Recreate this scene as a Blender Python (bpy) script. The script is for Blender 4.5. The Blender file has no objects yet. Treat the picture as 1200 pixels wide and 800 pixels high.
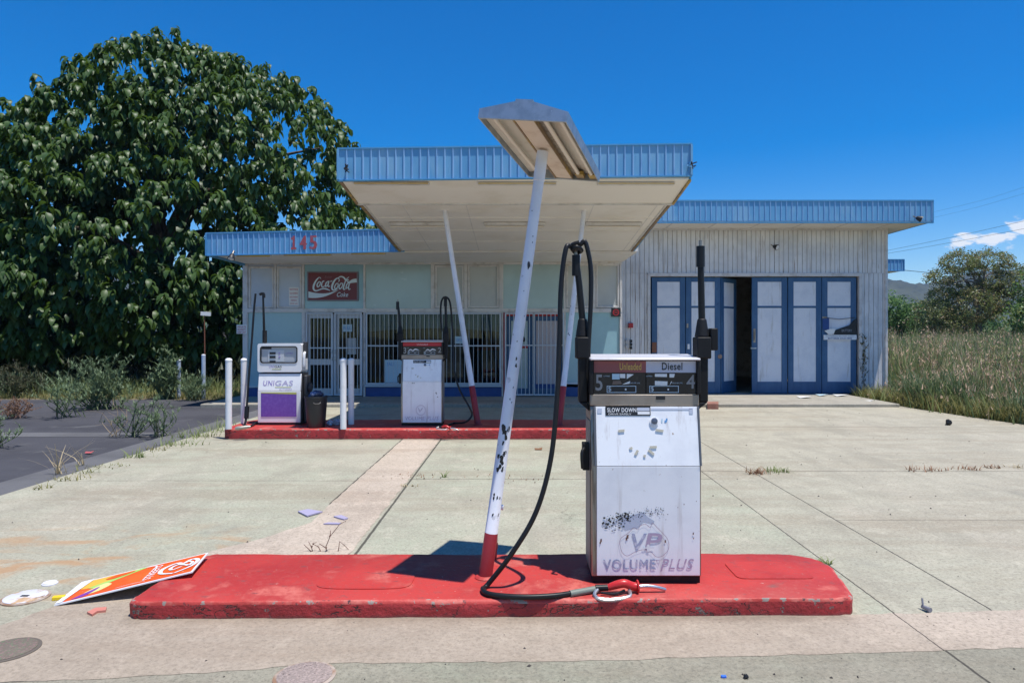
import bpy, math, random
import numpy as np
from mathutils import Vector, Matrix, Euler

RND = random.Random(11)
NPR = np.random.default_rng(5)
SC = bpy.context.scene
COL = SC.collection
PI = math.pi
# ------------------------------------------------------------------ camera model (for measuring the place from the photograph)
F, CX, CY, EYE = 800.0, 607.0, 394.0, 1.72
K = F / 900.0
def P(px, py, Y): return Vector(((px - CX) / F * Y, Y, EYE - (py - CY) / F * Y))
def YG(py, z=0.0): return (EYE - z) * F / (py - CY)
def G(px, py, z=0.0):
    Y = YG(py, z); return Vector(((px - CX) / F * Y, Y, z))
V = Vector

# ------------------------------------------------------------------ materials
def new_mat(name):
    m = bpy.data.materials.new(name); m.use_nodes = True
    nt = m.node_tree
    return m, nt, nt.nodes['Principled BSDF']
def N(nt, t, **kw):
    n = nt.nodes.new(t)
    for k, v in kw.items(): setattr(n, k, v)
    return n
def mathn(nt, op, a, b=None, c=None, clamp=False):
    n = N(nt, 'ShaderNodeMath', operation=op, use_clamp=clamp)
    for i, s in enumerate((a, b, c)):
        if s is None: continue
        if isinstance(s, (int, float)): n.inputs[i].default_value = s
        else: nt.links.new(s, n.inputs[i])
    return n.outputs[0]
def smooth(nt, val, lo, hi):
    n = N(nt, 'ShaderNodeMapRange', interpolation_type='SMOOTHSTEP')
    nt.links.new(val, n.inputs[0])
    n.inputs[1].default_value = lo; n.inputs[2].default_value = hi
    return n.outputs[0]
def mixc(nt, fac, a, b):
    n = N(nt, 'ShaderNodeMix', data_type='RGBA')
    if isinstance(fac, (int, float)): n.inputs[0].default_value = fac
    else: nt.links.new(fac, n.inputs[0])
    for i, s in ((6, a), (7, b)):
        if isinstance(s, (tuple, list)): n.inputs[i].default_value = (*s[:3], 1)
        else: nt.links.new(s, n.inputs[i])
    return n.outputs[2]
def coords(nt, scale=(1, 1, 1), kind='Object'):
    tc = N(nt, 'ShaderNodeTexCoord'); mp = N(nt, 'ShaderNodeMapping')
    nt.links.new(tc.outputs[kind], mp.inputs[0])
    mp.inputs['Scale'].default_value = scale
    return mp.outputs[0]
def noise(nt, scale, detail=5, rough=.55, stretch=(1, 1, 1), dist=0, off=None):
    n = N(nt, 'ShaderNodeTexNoise')
    n.inputs['Scale'].default_value = scale; n.inputs['Detail'].default_value = detail
    n.inputs['Roughness'].default_value = rough; n.inputs['Distortion'].default_value = dist
    vec = coords(nt, stretch)
    nt.links.new(vec, n.inputs['Vector'])
    return n.outputs['Fac']
def dots(nt, scale, size, stretch=(1, 1, 1)):
    n = N(nt, 'ShaderNodeTexVoronoi'); n.inputs['Scale'].default_value = scale
    nt.links.new(coords(nt, stretch), n.inputs['Vector'])
    d = smooth(nt, n.outputs['Distance'], size, size * .6)
    sel = N(nt, 'ShaderNodeSeparateColor'); nt.links.new(n.outputs['Color'], sel.inputs[0])
    return mathn(nt, 'MULTIPLY', d, mathn(nt, 'GREATER_THAN', sel.outputs[0], .55))
MATS = {}
def mat(name, col, rough=.6, metal=0.0, layers=(), bump=None, spec=.5, dot=None, coat=0, rvar=0):
    """layers: (colour, scale, lo, hi[, stretch]) noise patches over the base colour; bump: (scale, distance[, stretch]); dot: (colour, scale, size)"""
    if name in MATS: return MATS[name]
    m, nt, b = new_mat(name)
    c = tuple(col)
    for L in layers:
        st = L[4] if len(L) > 4 else (1, 1, 1)
        f = smooth(nt, noise(nt, L[1], 7, .6, st), L[2], L[3])
        c = mixc(nt, f, c, L[0])
    if dot:
        c = mixc(nt, dots(nt, dot[1], dot[2], dot[3] if len(dot) > 3 else (1, 1, 1)), c, dot[0])
    if isinstance(c, tuple): b.inputs['Base Color'].default_value = (*c, 1)
    else: nt.links.new(c, b.inputs['Base Color'])
    b.inputs['Roughness'].default_value = rough
    b.inputs['Metallic'].default_value = metal
    b.inputs['Specular IOR Level'].default_value = spec
    b.inputs['Coat Weight'].default_value = coat
    if rvar:
        r = mathn(nt, 'MULTIPLY_ADD', noise(nt, 6, 5), rvar, rough - rvar * .5)
        nt.links.new(r, b.inputs['Roughness'])
    if bump:
        bn = N(nt, 'ShaderNodeBump'); bn.inputs['Distance'].default_value = bump[1]; bn.inputs['Strength'].default_value = 1
        nt.links.new(noise(nt, bump[0], 8, .6, bump[2] if len(bump) > 2 else (1, 1, 1)), bn.inputs['Height'])
        nt.links.new(bn.outputs[0], b.inputs['Normal'])
    MATS[name] = m
    return m
def leaf_mat(name, c1, c2, c3=None, rough=.4, trans=.25, scale=3.0, tcol=None, spec=.5):
    m, nt, b = new_mat(name)
    c = mixc(nt, smooth(nt, noise(nt, scale, 3), .35, .65), c1, c2)
    if c3: c = mixc(nt, smooth(nt, noise(nt, scale * 2.3, 2), .6, .72), c, c3)
    nt.links.new(c, b.inputs['Base Color']); b.inputs['Roughness'].default_value = rough
    b.inputs['Specular IOR Level'].default_value = spec
    t = N(nt, 'ShaderNodeBsdfTranslucent')
    t.inputs[0].default_value = (*(tcol or tuple(min(1, x * 1.6) for x in c2)), 1)
    mx = N(nt, 'ShaderNodeMixShader'); mx.inputs[0].default_value = trans
    nt.links.new(b.outputs[0], mx.inputs[1]); nt.links.new(t.outputs[0], mx.inputs[2])
    nt.links.new(mx.outputs[0], nt.nodes['Material Output'].inputs[0])
    MATS[name] = m
    return m

# ------------------------------------------------------------------ mesh builder
WO = {}                                     # world origin of every object built, by name
def props(o, label=None, cat=None, group=None, kind=None):
    if label: o['label'] = label
    if cat: o['category'] = cat
    if group: o['group'] = group
    if kind: o['kind'] = kind
    return o
def thing(name, label, cat, loc, group=None, rz=0):
    o = bpy.data.objects.new(name, None); COL.objects.link(o)
    o.empty_display_size = .2
    o.location = loc; o.rotation_euler = (0, 0, rz)
    WO[o.name] = Vector(loc)
    return props(o, label, cat, group)
TEXT = {}
def text_shape(s, shear=0, bold=0):
    key = (s, shear, bold)
    if key in TEXT: return TEXT[key]
    cu = bpy.data.curves.new('lettering', 'FONT'); cu.body = s; cu.shear = shear; cu.offset = 0 if 'M' in s else min(bold, .012); cu.space_character = 1.0 + min(bold, .03) * 4
    cu.resolution_u = 3; cu.fill_mode = 'FRONT'
    ob = bpy.data.objects.new('lettering', cu); COL.objects.link(ob)
    dg = bpy.context.evaluated_depsgraph_get()
    me = bpy.data.meshes.new_from_object(ob.evaluated_get(dg))
    vs = np.array([v.co[:2] for v in me.vertices]); fs = [tuple(p.vertices) for p in me.polygons]
    bpy.data.objects.remove(ob); bpy.data.curves.remove(cu); bpy.data.meshes.remove(me)
    lo = vs.min(0); hi = vs.max(0); vs = (vs - lo) / (hi - lo)
    TEXT[key] = (vs, fs)
    return TEXT[key]
def catmull(pts, n=6, closed=False):
    pts = [Vector(p) for p in pts]
    if len(pts) < 3: return pts
    out = []
    L = len(pts)
    for i in range(L - 1):
        p0 = pts[max(i - 1, 0)]; p1 = pts[i]; p2 = pts[i + 1]; p3 = pts[min(i + 2, L - 1)]
        for k in range(n):
            t = k / n
            out.append(.5 * ((2 * p1) + (p2 - p0) * t + (2 * p0 - 5 * p1 + 4 * p2 - p3) * t * t + (3 * p1 - p0 - 3 * p2 + p3) * t ** 3))
    out.append(pts[-1])
    return out
class MB:
    def __init__(s): s.v = []; s.f = []; s.mi = []; s.mats = []
    def mid(s, m):
        if m not in s.mats: s.mats.append(m)
        return s.mats.index(m)
    def poly(s, pts, m):
        i = len(s.v); s.v += [tuple(p) for p in pts]; s.f.append(tuple(range(i, i + len(pts)))); s.mi.append(s.mid(m)); return s
    def box(s, x0, x1, y0, y1, z0, z1, m):
        return s.hexa([(x0, y0, z0), (x1, y0, z0), (x1, y1, z0), (x0, y1, z0), (x0, y0, z1), (x1, y0, z1), (x1, y1, z1), (x0, y1, z1)], m)
    def hexa(s, c, m):
        i = len(s.v); s.v += [tuple(p) for p in c]; k = s.mid(m)
        for q in ((3, 2, 1, 0), (4, 5, 6, 7), (0, 1, 5, 4), (1, 2, 6, 5), (2, 3, 7, 6), (3, 0, 4, 7)):
            s.f.append(tuple(i + a for a in q)); s.mi.append(k)
        return s
    def obox(s, c, a, b, d, m):
        c, a, b, d = map(Vector, (c, a, b, d))
        return s.hexa([c - a - b - d, c + a - b - d, c + a + b - d, c - a + b - d, c - a - b + d, c + a - b + d, c + a + b + d, c - a + b + d], m)
    def prism(s, loop, off, m, mside=None, cap=True):
        off = Vector(off); n = len(loop); i = len(s.v)
        s.v += [tuple(p) for p in loop] + [tuple(Vector(p) + off) for p in loop]
        k = s.mid(m); ks = s.mid(mside or m)
        if cap:
            s.f.append(tuple(range(i + n - 1, i - 1, -1))); s.mi.append(k)
            s.f.append(tuple(range(i + n, i + 2 * n))); s.mi.append(k)
        for a in range(n):
            b = (a + 1) % n
            s.f.append((i + a, i + b, i + n + b, i + n + a)); s.mi.append(ks)
        return s
    def tube(s, pts, r, m, n=10, cap=True, sm=0, mats=None):
        pts = [Vector(p) for p in pts]
        if sm: pts = catmull(pts, sm)
        L = len(pts)
        if isinstance(r, (int, float)): rr = [r] * L
        else:
            rr = []
            for a in range(L):
                t = a / (L - 1) * (len(r) - 1); q = min(int(t), len(r) - 2); rr.append(r[q] + (r[q + 1] - r[q]) * (t - q))
        t0 = (pts[1] - pts[0]).normalized()
        u = t0.orthogonal().normalized(); i0 = len(s.v); prev = t0
        for a in range(L):
            t = (pts[min(a + 1, L - 1)] - pts[max(a - 1, 0)]).normalized()
            u = (prev.rotation_difference(t) @ u); u = (u - t * u.dot(t)).normalized(); prev = t
            w = t.cross(u)
            for k in range(n):
                an = 2 * PI * k / n
                s.v.append(tuple(pts[a] + (u * math.cos(an) + w * math.sin(an)) * rr[a]))
        for a in range(L - 1):
            mm = s.mid(mats(a / (L - 1)) if mats else m)
            for k in range(n):
                b = (k + 1) % n
                s.f.append((i0 + a * n + k, i0 + a * n + b, i0 + (a + 1) * n + b, i0 + (a + 1) * n + k)); s.mi.append(mm)
        if cap:
            s.f.append(tuple(i0 + k for k in reversed(range(n)))); s.mi.append(s.mid(mats(0) if mats else m))
            s.f.append(tuple(i0 + (L - 1) * n + k for k in range(n))); s.mi.append(s.mid(mats(1) if mats else m))
        return s
    def lathe(s, c, prof, m, n=20, axis=None):
        c = Vector(c); ax = Vector(axis or (0, 0, 1)).normalized(); u = ax.orthogonal().normalized(); w = ax.cross(u)
        i0 = len(s.v); k0 = s.mid(m); L = len(prof)
        for r, z in prof:
            for k in range(n):
                an = 2 * PI * k / n; s.v.append(tuple(c + ax * z + (u * math.cos(an) + w * math.sin(an)) * r))
        for a in range(L - 1):
            for k in range(n):
                b = (k + 1) % n
                s.f.append((i0 + a * n + k, i0 + a * n + b, i0 + (a + 1) * n + b, i0 + (a + 1) * n + k)); s.mi.append(k0)
        s.f.append(tuple(i0 + k for k in reversed(range(n)))); s.mi.append(k0)
        s.f.append(tuple(i0 + (L - 1) * n + k for k in range(n))); s.mi.append(k0)
        return s
    def disc(s, c, r, z, m, n=28, wob=0):
        pts = []
        for k in range(n):
            a = 2 * PI * k / n; q = r * (1 + wob * (RND.random() - .5)); pts.append((c[0] + q * math.cos(a), c[1] + q * math.sin(a), z))
        return s.poly(pts, m)
    def text(s, t, o, u, v, w, h, m, shear=0, bold=0):
        vs, fs = text_shape(t, shear, bold); o = Vector(o); u = Vector(u); v = Vector(v); i = len(s.v); k = s.mid(m)
        s.v += [tuple(o + u * (a * w) + v * (b * h)) for a, b in vs]
        for f in fs: s.f.append(tuple(i + q for q in f)); s.mi.append(k)
        return s
    def ribbon(s, pts2, wid, m, fr, sm=6):
        """a calligraphic brush stroke in the plane fr(u, v) -> point"""
        pts = catmull([(a, b, 0) for a, b in pts2], sm); L = len(pts); k = s.mid(m); i0 = len(s.v)
        for a in range(L):
            t = (pts[min(a + 1, L - 1)] - pts[max(a - 1, 0)]); t = t.normalized() if t.length > 0 else Vector((1, 0, 0))
            q = a / (L - 1) * (len(wid) - 1); j = min(int(q), len(wid) - 2); w = wid[j] + (wid[j + 1] - wid[j]) * (q - j)
            nn = Vector((-t.y, t.x, 0)) * w * .5
            for sg in (1, -1):
                p = pts[a] + nn * sg; s.v.append(tuple(fr(p.x, p.y)))
        for a in range(L - 1):
            s.f.append((i0 + 2 * a, i0 + 2 * a + 1, i0 + 2 * a + 3, i0 + 2 * a + 2)); s.mi.append(k)
        return s
    def build(s, name, parent=None, label=None, cat=None, group=None, kind=None, bevel=0, origin=None, seg=2, smooth_angle=40):
        me = bpy.data.meshes.new(name)
        a = np.array(s.v, dtype=float)
        if parent is not None: og = WO[parent.name]
        elif origin is not None: og = Vector(origin)
        else:
            lo = a.min(0); hi = a.max(0); og = Vector(((lo[0] + hi[0]) / 2, (lo[1] + hi[1]) / 2, lo[2]))
        a = a - np.array(og)
        me.from_pydata([tuple(q) for q in a], [], s.f)
        for m in s.mats: me.materials.append(m)
        me.polygons.foreach_set('material_index', s.mi)
        me.polygons.foreach_set('use_smooth', [True] * len(s.f))
        me.update()
        me.set_sharp_from_angle(angle=math.radians(smooth_angle))
        o = bpy.data.objects.new(name, me); COL.objects.link(o)
        if parent is not None: o.parent = parent
        else: o.location = og
        WO[o.name] = Vector(og)
        if bevel:
            md = o.modifiers.new('edge', 'BEVEL'); md.width = bevel; md.segments = seg; md.limit_method = 'ANGLE'; md.angle_limit = math.radians(40)
            md.harden_normals = False
        return props(o, label, cat, group, kind)
def np_obj(name, Vs, Qs, mats, mi=None, parent=None, origin=None, smooth_=True, **pr):
    og = WO[parent.name] if parent is not None else Vector(origin or (0, 0, 0))
    Vs = Vs - np.array(og)
    me = bpy.data.meshes.new(name)
    nv, nq, w = len(Vs), len(Qs), Qs.shape[1]
    me.vertices.add(nv); me.vertices.foreach_set('co', Vs.astype(np.float32).ravel())
    me.loops.add(nq * w); me.loops.foreach_set('vertex_index', Qs.astype(np.int32).ravel())
    me.polygons.add(nq); me.polygons.foreach_set('loop_start', np.arange(nq, dtype=np.int32) * w)
    for m in mats: me.materials.append(m)
    if mi is not None: me.polygons.foreach_set('material_index', np.asarray(mi, dtype=np.int32))
    me.polygons.foreach_set('use_smooth', np.full(nq, smooth_))
    me.update(calc_edges=True); me.validate()
    o = bpy.data.objects.new(name, me); COL.objects.link(o)
    if parent is not None: o.parent = parent
    else: o.location = og
    WO[o.name] = Vector(og)
    return props(o, **pr)
def copy_tree(o, parent=None):
    c = o.copy(); COL.objects.link(c)
    if parent is not None: c.parent = parent
    for ch in list(o.children): copy_tree(ch, c)
    return c

# ------------------------------------------------------------------ palette
RUST = (.16, .07, .03)
m_red = mat('red_island_paint', (.47, .036, .028), .62, layers=[((.38, .026, .022), 1.6, .42, .6), ((.53, .12, .09), 3.2, .53, .70), ((.40, .05, .04), 28, .5, .7), ((.26, .05, .045), 9, .60, .70, (1, 1.6, 1)), ((.48, .26, .22), 30, .66, .72), ((.16, .07, .06), 1.9, .62, .74)], bump=(30, .004), dot=((.06, .04, .04), 26, .1))
m_redside = mat('red_island_side', (.42, .026, .026), .65, layers=[((.32, .02, .018), 3, .42, .62), ((.15, .03, .025), 11, .6, .68), ((.34, .17, .13), 20, .68, .72)], bump=(22, .02))
def crack_side(name, base):
    m, nt, b = new_mat(name)
    c = mixc(nt, smooth(nt, noise(nt, 3, 7), .42, .65), base, tuple(x * .72 for x in base))
    c = mixc(nt, mathn(nt, 'MULTIPLY', smooth(nt, noise(nt, 26, 6, .75), .52, .66), .5), c, tuple(x * .5 for x in base))
    ck = mathn(nt, 'ABSOLUTE', mathn(nt, 'SUBTRACT', noise(nt, 4.2, 5, .6, (1, 1, 2.2)), .5)); ckf = mathn(nt, 'MULTIPLY', smooth(nt, ck, .012, .004), smooth(nt, noise(nt, 2, 3), .45, .52))
    c = mixc(nt, ckf, c, (.035, .012, .012))
    chip = smooth(nt, noise(nt, 10, 8, .7), .62, .64); c = mixc(nt, chip, c, (.27, .23, .2))
    c = mixc(nt, mathn(nt, 'MULTIPLY', smooth(nt, noise(nt, 16, 7, .75), .58, .66), .6), c, (.08, .025, .025))
    tc = N(nt, 'ShaderNodeTexCoord'); sp = N(nt, 'ShaderNodeSeparateXYZ'); nt.links.new(tc.outputs['Object'], sp.inputs[0])
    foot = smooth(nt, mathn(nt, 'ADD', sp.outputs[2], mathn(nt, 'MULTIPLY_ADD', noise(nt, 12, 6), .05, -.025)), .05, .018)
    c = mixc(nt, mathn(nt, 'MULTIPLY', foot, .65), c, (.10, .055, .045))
    nt.links.new(c, b.inputs['Base Color']); b.inputs['Roughness'].default_value = .6
    bn = N(nt, 'ShaderNodeBump'); bn.inputs['Distance'].default_value = .02
    nt.links.new(mathn(nt, 'SUBTRACT', mathn(nt, 'SUBTRACT', noise(nt, 14, 8, .65), mathn(nt, 'MULTIPLY', ckf, .5)), mathn(nt, 'MULTIPLY', chip, .3)), bn.inputs['Height']); nt.links.new(bn.outputs[0], b.inputs['Normal'])
    MATS[name] = m
    return m
m_redside = crack_side('red_island_cracked_side', (.44, .032, .034))
m_rededge = mat('red_island_worn_edge', (.48, .05, .04), .6, layers=[((.54, .13, .10), 8, .45, .62), ((.30, .26, .22), 13, .585, .61), ((.10, .04, .04), 22, .60, .66)], bump=(24, .006))
m_redpaint = mat('red_post_paint', (.27, .018, .024), .5, layers=[((.2, .015, .02), 9, .5, .7)], bump=(30, .002))
m_white = mat('white_enamel', (.85, .86, .88), .35, layers=[((.76, .77, .80), 3, .45, .7), ((.64, .62, .62), 3, .56, .72, (5, 5, .35)), ((.45, .36, .3), 26, .69, .74)], coat=.1, rvar=.15)
m_whitepost = mat('white_post_paint', (.74, .75, .80), .45, layers=[((.64, .65, .7), 4, .4, .7), ((.5, .5, .53), 14, .64, .7), ((.025, .022, .028), 7, .665, .68, (1.3, 1.3, .8))], dot=((.03, .025, .03), 9, .11, (1, 1, .45)))
m_bollard = mat('bollard_white', (.78, .78, .78), .5, layers=[((.6, .6, .58), 5, .5, .75)])
m_steel = mat('brushed_steel', (.36, .31, .26), .42, .85, layers=[((.22, .17, .13), 6, .45, .65, (6, 6, .5))], rvar=.2)
m_tan = mat('tan_metal_band', (.34, .29, .24), .45, .4, layers=[((.26, .21, .17), 4, .4, .7)])
m_galv = mat('galvanised_steel', (.42, .45, .48), .45, .75, layers=[((.32, .36, .4), 12, .4, .6), ((.65, .68, .7), 30, .66, .72)], rvar=.2)
m_black = mat('black_rubber', (.011, .011, .012), .42, layers=[((.028, .026, .026), 12, .55, .75)], spec=.3)
m_blackm = mat('black_moulding', (.012, .012, .013), .55, layers=[((.03, .028, .028), 8, .55, .75)], bump=(40, .001), spec=.25)
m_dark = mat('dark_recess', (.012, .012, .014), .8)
m_fascia = mat('blue_fascia_paint', (.12, .345, .585), .5, layers=[((.16, .40, .63), 3, .4, .65, (1, 1, .25)), ((.10, .28, .50), 7, .56, .74, (3, 3, .3)), ((.22, .43, .62), 1.1, .5, .66, (1.5, 1.5, .5)), ((.36, .27, .17), 9, .68, .76, (4, 4, .35))], spec=.4)
m_ridge = mat('sunlit_blue_ridge', (.25, .46, .70), .45, layers=[((.17, .36, .62), 5, .45, .65, (1, 1, .4)), ((.42, .34, .25), 9, .68, .75, (4, 4, .35))])  # paler ribs: the light their tops catch is put into the colour
m_fasciad = mat('blue_fascia_trim', (.075, .29, .54), .5, layers=[((.11, .33, .56), 3, .4, .7)])
m_blue = mat('deep_blue_paint', (.033, .10, .21), .5, layers=[((.05, .13, .25), 4, .4, .7, (1, 1, .4)), ((.02, .06, .16), 11, .6, .75), ((.2, .17, .15), 24, .69, .74)])
m_bluebase = mat('blue_plinth_paint', (.015, .055, .21), .5, layers=[((.022, .075, .25), 3, .4, .7)])
m_soffit = mat('cream_soffit', (.84, .80, .74), .6, layers=[((.76, .71, .63), 1.1, .45, .7), ((.55, .47, .38), 7, .66, .8)])
m_cream = mat('cream_timber', (.64, .62, .60), .55, layers=[((.47, .44, .41), 4, .45, .7), ((.34, .28, .24), 16, .66, .75)])
m_bronze = mat('brown_edge_trim', (.24, .16, .09), .5, layers=[((.42, .28, .06), 3, .5, .6)])
m_yellow = mat('yellow_strip', (.62, .38, .03), .5)
m_panelw = mat('pale_panel', (.72, .73, .76), .5, layers=[((.63, .65, .70), 2.5, .4, .7), ((.52, .5, .47), 2.2, .56, .75, (4, 4, .5)), ((.40, .36, .33), 22, .67, .73)], bump=(9, .002))
m_teal = mat('teal_back_painted_glass', (.30, .50, .56), .16, layers=[((.27, .46, .52), .8, .4, .6)], spec=.6)
m_teal2 = mat('pale_green_back_painted_glass', (.40, .52, .52), .16, layers=[((.36, .47, .47), .9, .4, .6), ((.50, .6, .6), 3, .62, .72)], spec=.6)
m_palebl = mat('pale_blue_board', (.52, .58, .66), .5, layers=[((.46, .52, .6), 1.4, .4, .7)])
m_greybl = mat('grey_green_board', (.50, .52, .50), .5, layers=[((.44, .46, .45), 1.4, .4, .7)])
m_bars = mat('white_bar_paint', (.50, .55, .61), .45)
m_red2 = mat('red_sign_paint', (.45, .02, .025), .4)
m_paper = mat('paper_white', (.78, .78, .76), .7)
m_paperb = mat('paper_blue', (.45, .62, .72), .7)
m_ink = mat('black_ink', (.015, .015, .016), .5)
m_offwh = mat('offwhite_print', (.75, .76, .78), .5)
m_tree_bark = mat('bark', (.10, .075, .055), .85, layers=[((.05, .04, .03), 9, .4, .6, (1, 1, .3))], bump=(20, .03))
m_lamp = mat('tube_cream', (.70, .62, .52), .4)

# clad wall with rust streaks
m_clad = mat('white_corrugated_cladding', (.75, .74, .725), .5,
             layers=[((.60, .60, .60), 1.3, .4, .65), ((.50, .44, .38), 2.4, .54, .70, (7, 7, .28)), ((.27, .17, .115), 3.0, .60, .69, (11, 11, .42)), ((.30, .24, .2), 24, .67, .74)])
m_groove = mat('darker_groove', (.46, .43, .41), .7, layers=[((.2, .14, .11), 1.6, .5, .68, (7, 7, .5)), ((.6, .59, .59), 2, .5, .7, (9, 9, .4))])  # grooves a tone darker than the sheet, with brown and pale streaks

# ground materials ------------------------------------------------
def concrete(name, base, green, warm, joints=(), cross=(), stain=True, slabs=False, dirty=False):
    m, nt, b = new_mat(name)
    tc = N(nt, 'ShaderNodeTexCoord'); sp = N(nt, 'ShaderNodeSeparateXYZ'); nt.links.new(tc.outputs['Object'], sp.inputs[0])
    X, Y = sp.outputs[0], sp.outputs[1]
    dk = lambda f: tuple(x * f for x in base)
    if slabs:                                       # the middle bay was painted green, the bays beside it wore to beige
        gm = mathn(nt, 'MULTIPLY', smooth(nt, X, -1.33, -1.30), smooth(nt, X, 2.36, 2.33))
        gl = mathn(nt, 'MULTIPLY', smooth(nt, X, -1.9, -1.93), .8)
        gr = mathn(nt, 'MULTIPLY', mathn(nt, 'MULTIPLY', smooth(nt, X, 2.33, 2.36), smooth(nt, X, 4.6, 2.6)), .35)
        gw = mathn(nt, 'MULTIPLY', mathn(nt, 'MAXIMUM', mathn(nt, 'MAXIMUM', gm, gl), gr), smooth(nt, noise(nt, .45, 6, .65), .25, .6))
        c = mixc(nt, gw, base, green)
    else:
        c = mixc(nt, smooth(nt, noise(nt, .5, 5, .6), .42, .62), base, green)
    c = mixc(nt, smooth(nt, noise(nt, .55, 6, .65, (1, .45, 1)), .48, .68), c, warm)
    c = mixc(nt, mathn(nt, 'MULTIPLY', smooth(nt, noise(nt, 1.3, 10, .72), .42, .64), .6), c, dk(.68))
    c = mixc(nt, mathn(nt, 'MULTIPLY', smooth(nt, noise(nt, .7, 8, .75, (.25, 1.3, 1)), .45, .64), .6), c, (base[0] * .62, base[1] * .54, base[2] * .48))
    c = mixc(nt, mathn(nt, 'MULTIPLY', smooth(nt, noise(nt, .9, 9, .7, (1.6, .28, 1)), .50, .66), .5), c, dk(.58))
    c = mixc(nt, mathn(nt, 'MULTIPLY', smooth(nt, noise(nt, 3.2, 9, .75), .52, .66), .55), c, tuple(min(1, x * 1.28) for x in base))
    c = mixc(nt, mathn(nt, 'MULTIPLY', smooth(nt, noise(nt, 60, 5, .8), .35, .75), .4), c, tuple(min(1, x * 1.35) for x in base))
    c = mixc(nt, mathn(nt, 'MULTIPLY', smooth(nt, noise(nt, 38, 6, .85), .48, .62), .7), c, dk(.48))
    c = mixc(nt, mathn(nt, 'MULTIPLY', smooth(nt, noise(nt, 17, 8, .8), .50, .64), .4), c, dk(.62))
    c = mixc(nt, mathn(nt, 'MULTIPLY', smooth(nt, noise(nt, 23, 8, .8), .52, .64), .4), c, tuple(min(1, x * 1.3) for x in base))
    c = mixc(nt, mathn(nt, 'MULTIPLY', dots(nt, 5.5, .045), .7), c, (.06, .052, .045))
    c = mixc(nt, mathn(nt, 'MULTIPLY', dots(nt, 15, .055), .5), c, (.09, .08, .068))
    # grime washed up along the foot of the red islands
    if dirty:                                       # tyre-blackened and rain-washed where cars pull past the island
        fd = smooth(nt, mathn(nt, 'ADD', Y, mathn(nt, 'MULTIPLY_ADD', noise(nt, .9, 6, .65), 2.2, -1.1)), 5.6, 4.5)
        fd = mathn(nt, 'MULTIPLY', fd, smooth(nt, mathn(nt, 'ADD', X, mathn(nt, 'MULTIPLY_ADD', noise(nt, .7, 6, .65), 3, -1.5)), 3.6, 1.4))
        c = mixc(nt, mathn(nt, 'MULTIPLY_ADD', fd, .36, .06), c, (.19, .155, .11))
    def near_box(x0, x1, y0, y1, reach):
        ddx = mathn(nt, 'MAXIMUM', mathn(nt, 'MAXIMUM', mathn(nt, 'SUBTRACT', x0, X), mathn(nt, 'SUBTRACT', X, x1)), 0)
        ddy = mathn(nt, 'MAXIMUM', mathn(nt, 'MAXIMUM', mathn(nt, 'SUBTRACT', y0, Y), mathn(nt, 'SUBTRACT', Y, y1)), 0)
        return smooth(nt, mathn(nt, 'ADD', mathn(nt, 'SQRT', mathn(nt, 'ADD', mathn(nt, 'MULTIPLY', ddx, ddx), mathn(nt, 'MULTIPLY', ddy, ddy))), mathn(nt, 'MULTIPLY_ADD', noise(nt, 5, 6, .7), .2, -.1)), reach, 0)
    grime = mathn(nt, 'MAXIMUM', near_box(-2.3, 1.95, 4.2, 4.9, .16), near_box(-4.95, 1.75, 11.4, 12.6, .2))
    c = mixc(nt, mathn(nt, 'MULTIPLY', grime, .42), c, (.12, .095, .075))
    if stain:                                       # rusty water stains on the left of the front island
        mask = mathn(nt, 'MULTIPLY', smooth(nt, X, -1.7, -2.6), mathn(nt, 'MULTIPLY', smooth(nt, Y, 4.0, 4.8), smooth(nt, Y, 6.6, 5.4)))
        f = mathn(nt, 'MULTIPLY', mask, smooth(nt, noise(nt, 1.6, 7, .6, (1, 1.6, 1), 1.2), .46, .66))
        c = mixc(nt, mathn(nt, 'MULTIPLY', f, .7), c, (.40, .22, .10))
        # an old oily drip by the far island
        f2 = mathn(nt, 'MULTIPLY', smooth(nt, noise(nt, .6, 6, .6), .6, .74), .5)
        c = mixc(nt, f2, c, (.17, .165, .14))
    wob = mathn(nt, 'MULTIPLY_ADD', noise(nt, 1.4, 6, .7), .05, -.025)
    fine = mathn(nt, 'MULTIPLY_ADD', noise(nt, 9, 5, .7), .016, -.008)
    tot = None
    def line(coord, at, w, amp, lim=None, limc=None):
        nonlocal tot
        d = mathn(nt, 'ABSOLUTE', mathn(nt, 'ADD', mathn(nt, 'SUBTRACT', coord, at), amp))
        f = smooth(nt, d, w, w * .5)
        if lim: f = mathn(nt, 'MULTIPLY', f, mathn(nt, 'MULTIPLY', mathn(nt, 'GREATER_THAN', limc, lim[0]), mathn(nt, 'LESS_THAN', limc, lim[1])))
        tot = f if tot is None else mathn(nt, 'MAXIMUM', tot, f)
    for at, w, lim in joints: line(X, at, w, fine, lim, Y)
    for at, w, lim in cross: line(Y, at, w, mathn(nt, 'ADD', wob, fine), lim, X)
    # hairline cracks
    cr = mathn(nt, 'ABSOLUTE', mathn(nt, 'SUBTRACT', noise(nt, .38, 9, .62), .5))
    crf = mathn(nt, 'MULTIPLY', mathn(nt, 'MULTIPLY', smooth(nt, cr, .0012, .0004), smooth(nt, noise(nt, .23, 2), .56, .62)), .5)
    tot = crf if tot is None else mathn(nt, 'MAXIMUM', tot, crf)
    c = mixc(nt, mathn(nt, 'MULTIPLY', tot, .85), c, (.045, .04, .032))
    nt.links.new(c, b.inputs['Base Color'])
    b.inputs['Roughness'].default_value = .82; b.inputs['Specular IOR Level'].default_value = .3
    bn = N(nt, 'ShaderNodeBump'); bn.inputs['Distance'].default_value = .008; bn.inputs['Strength'].default_value = .7
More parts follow.
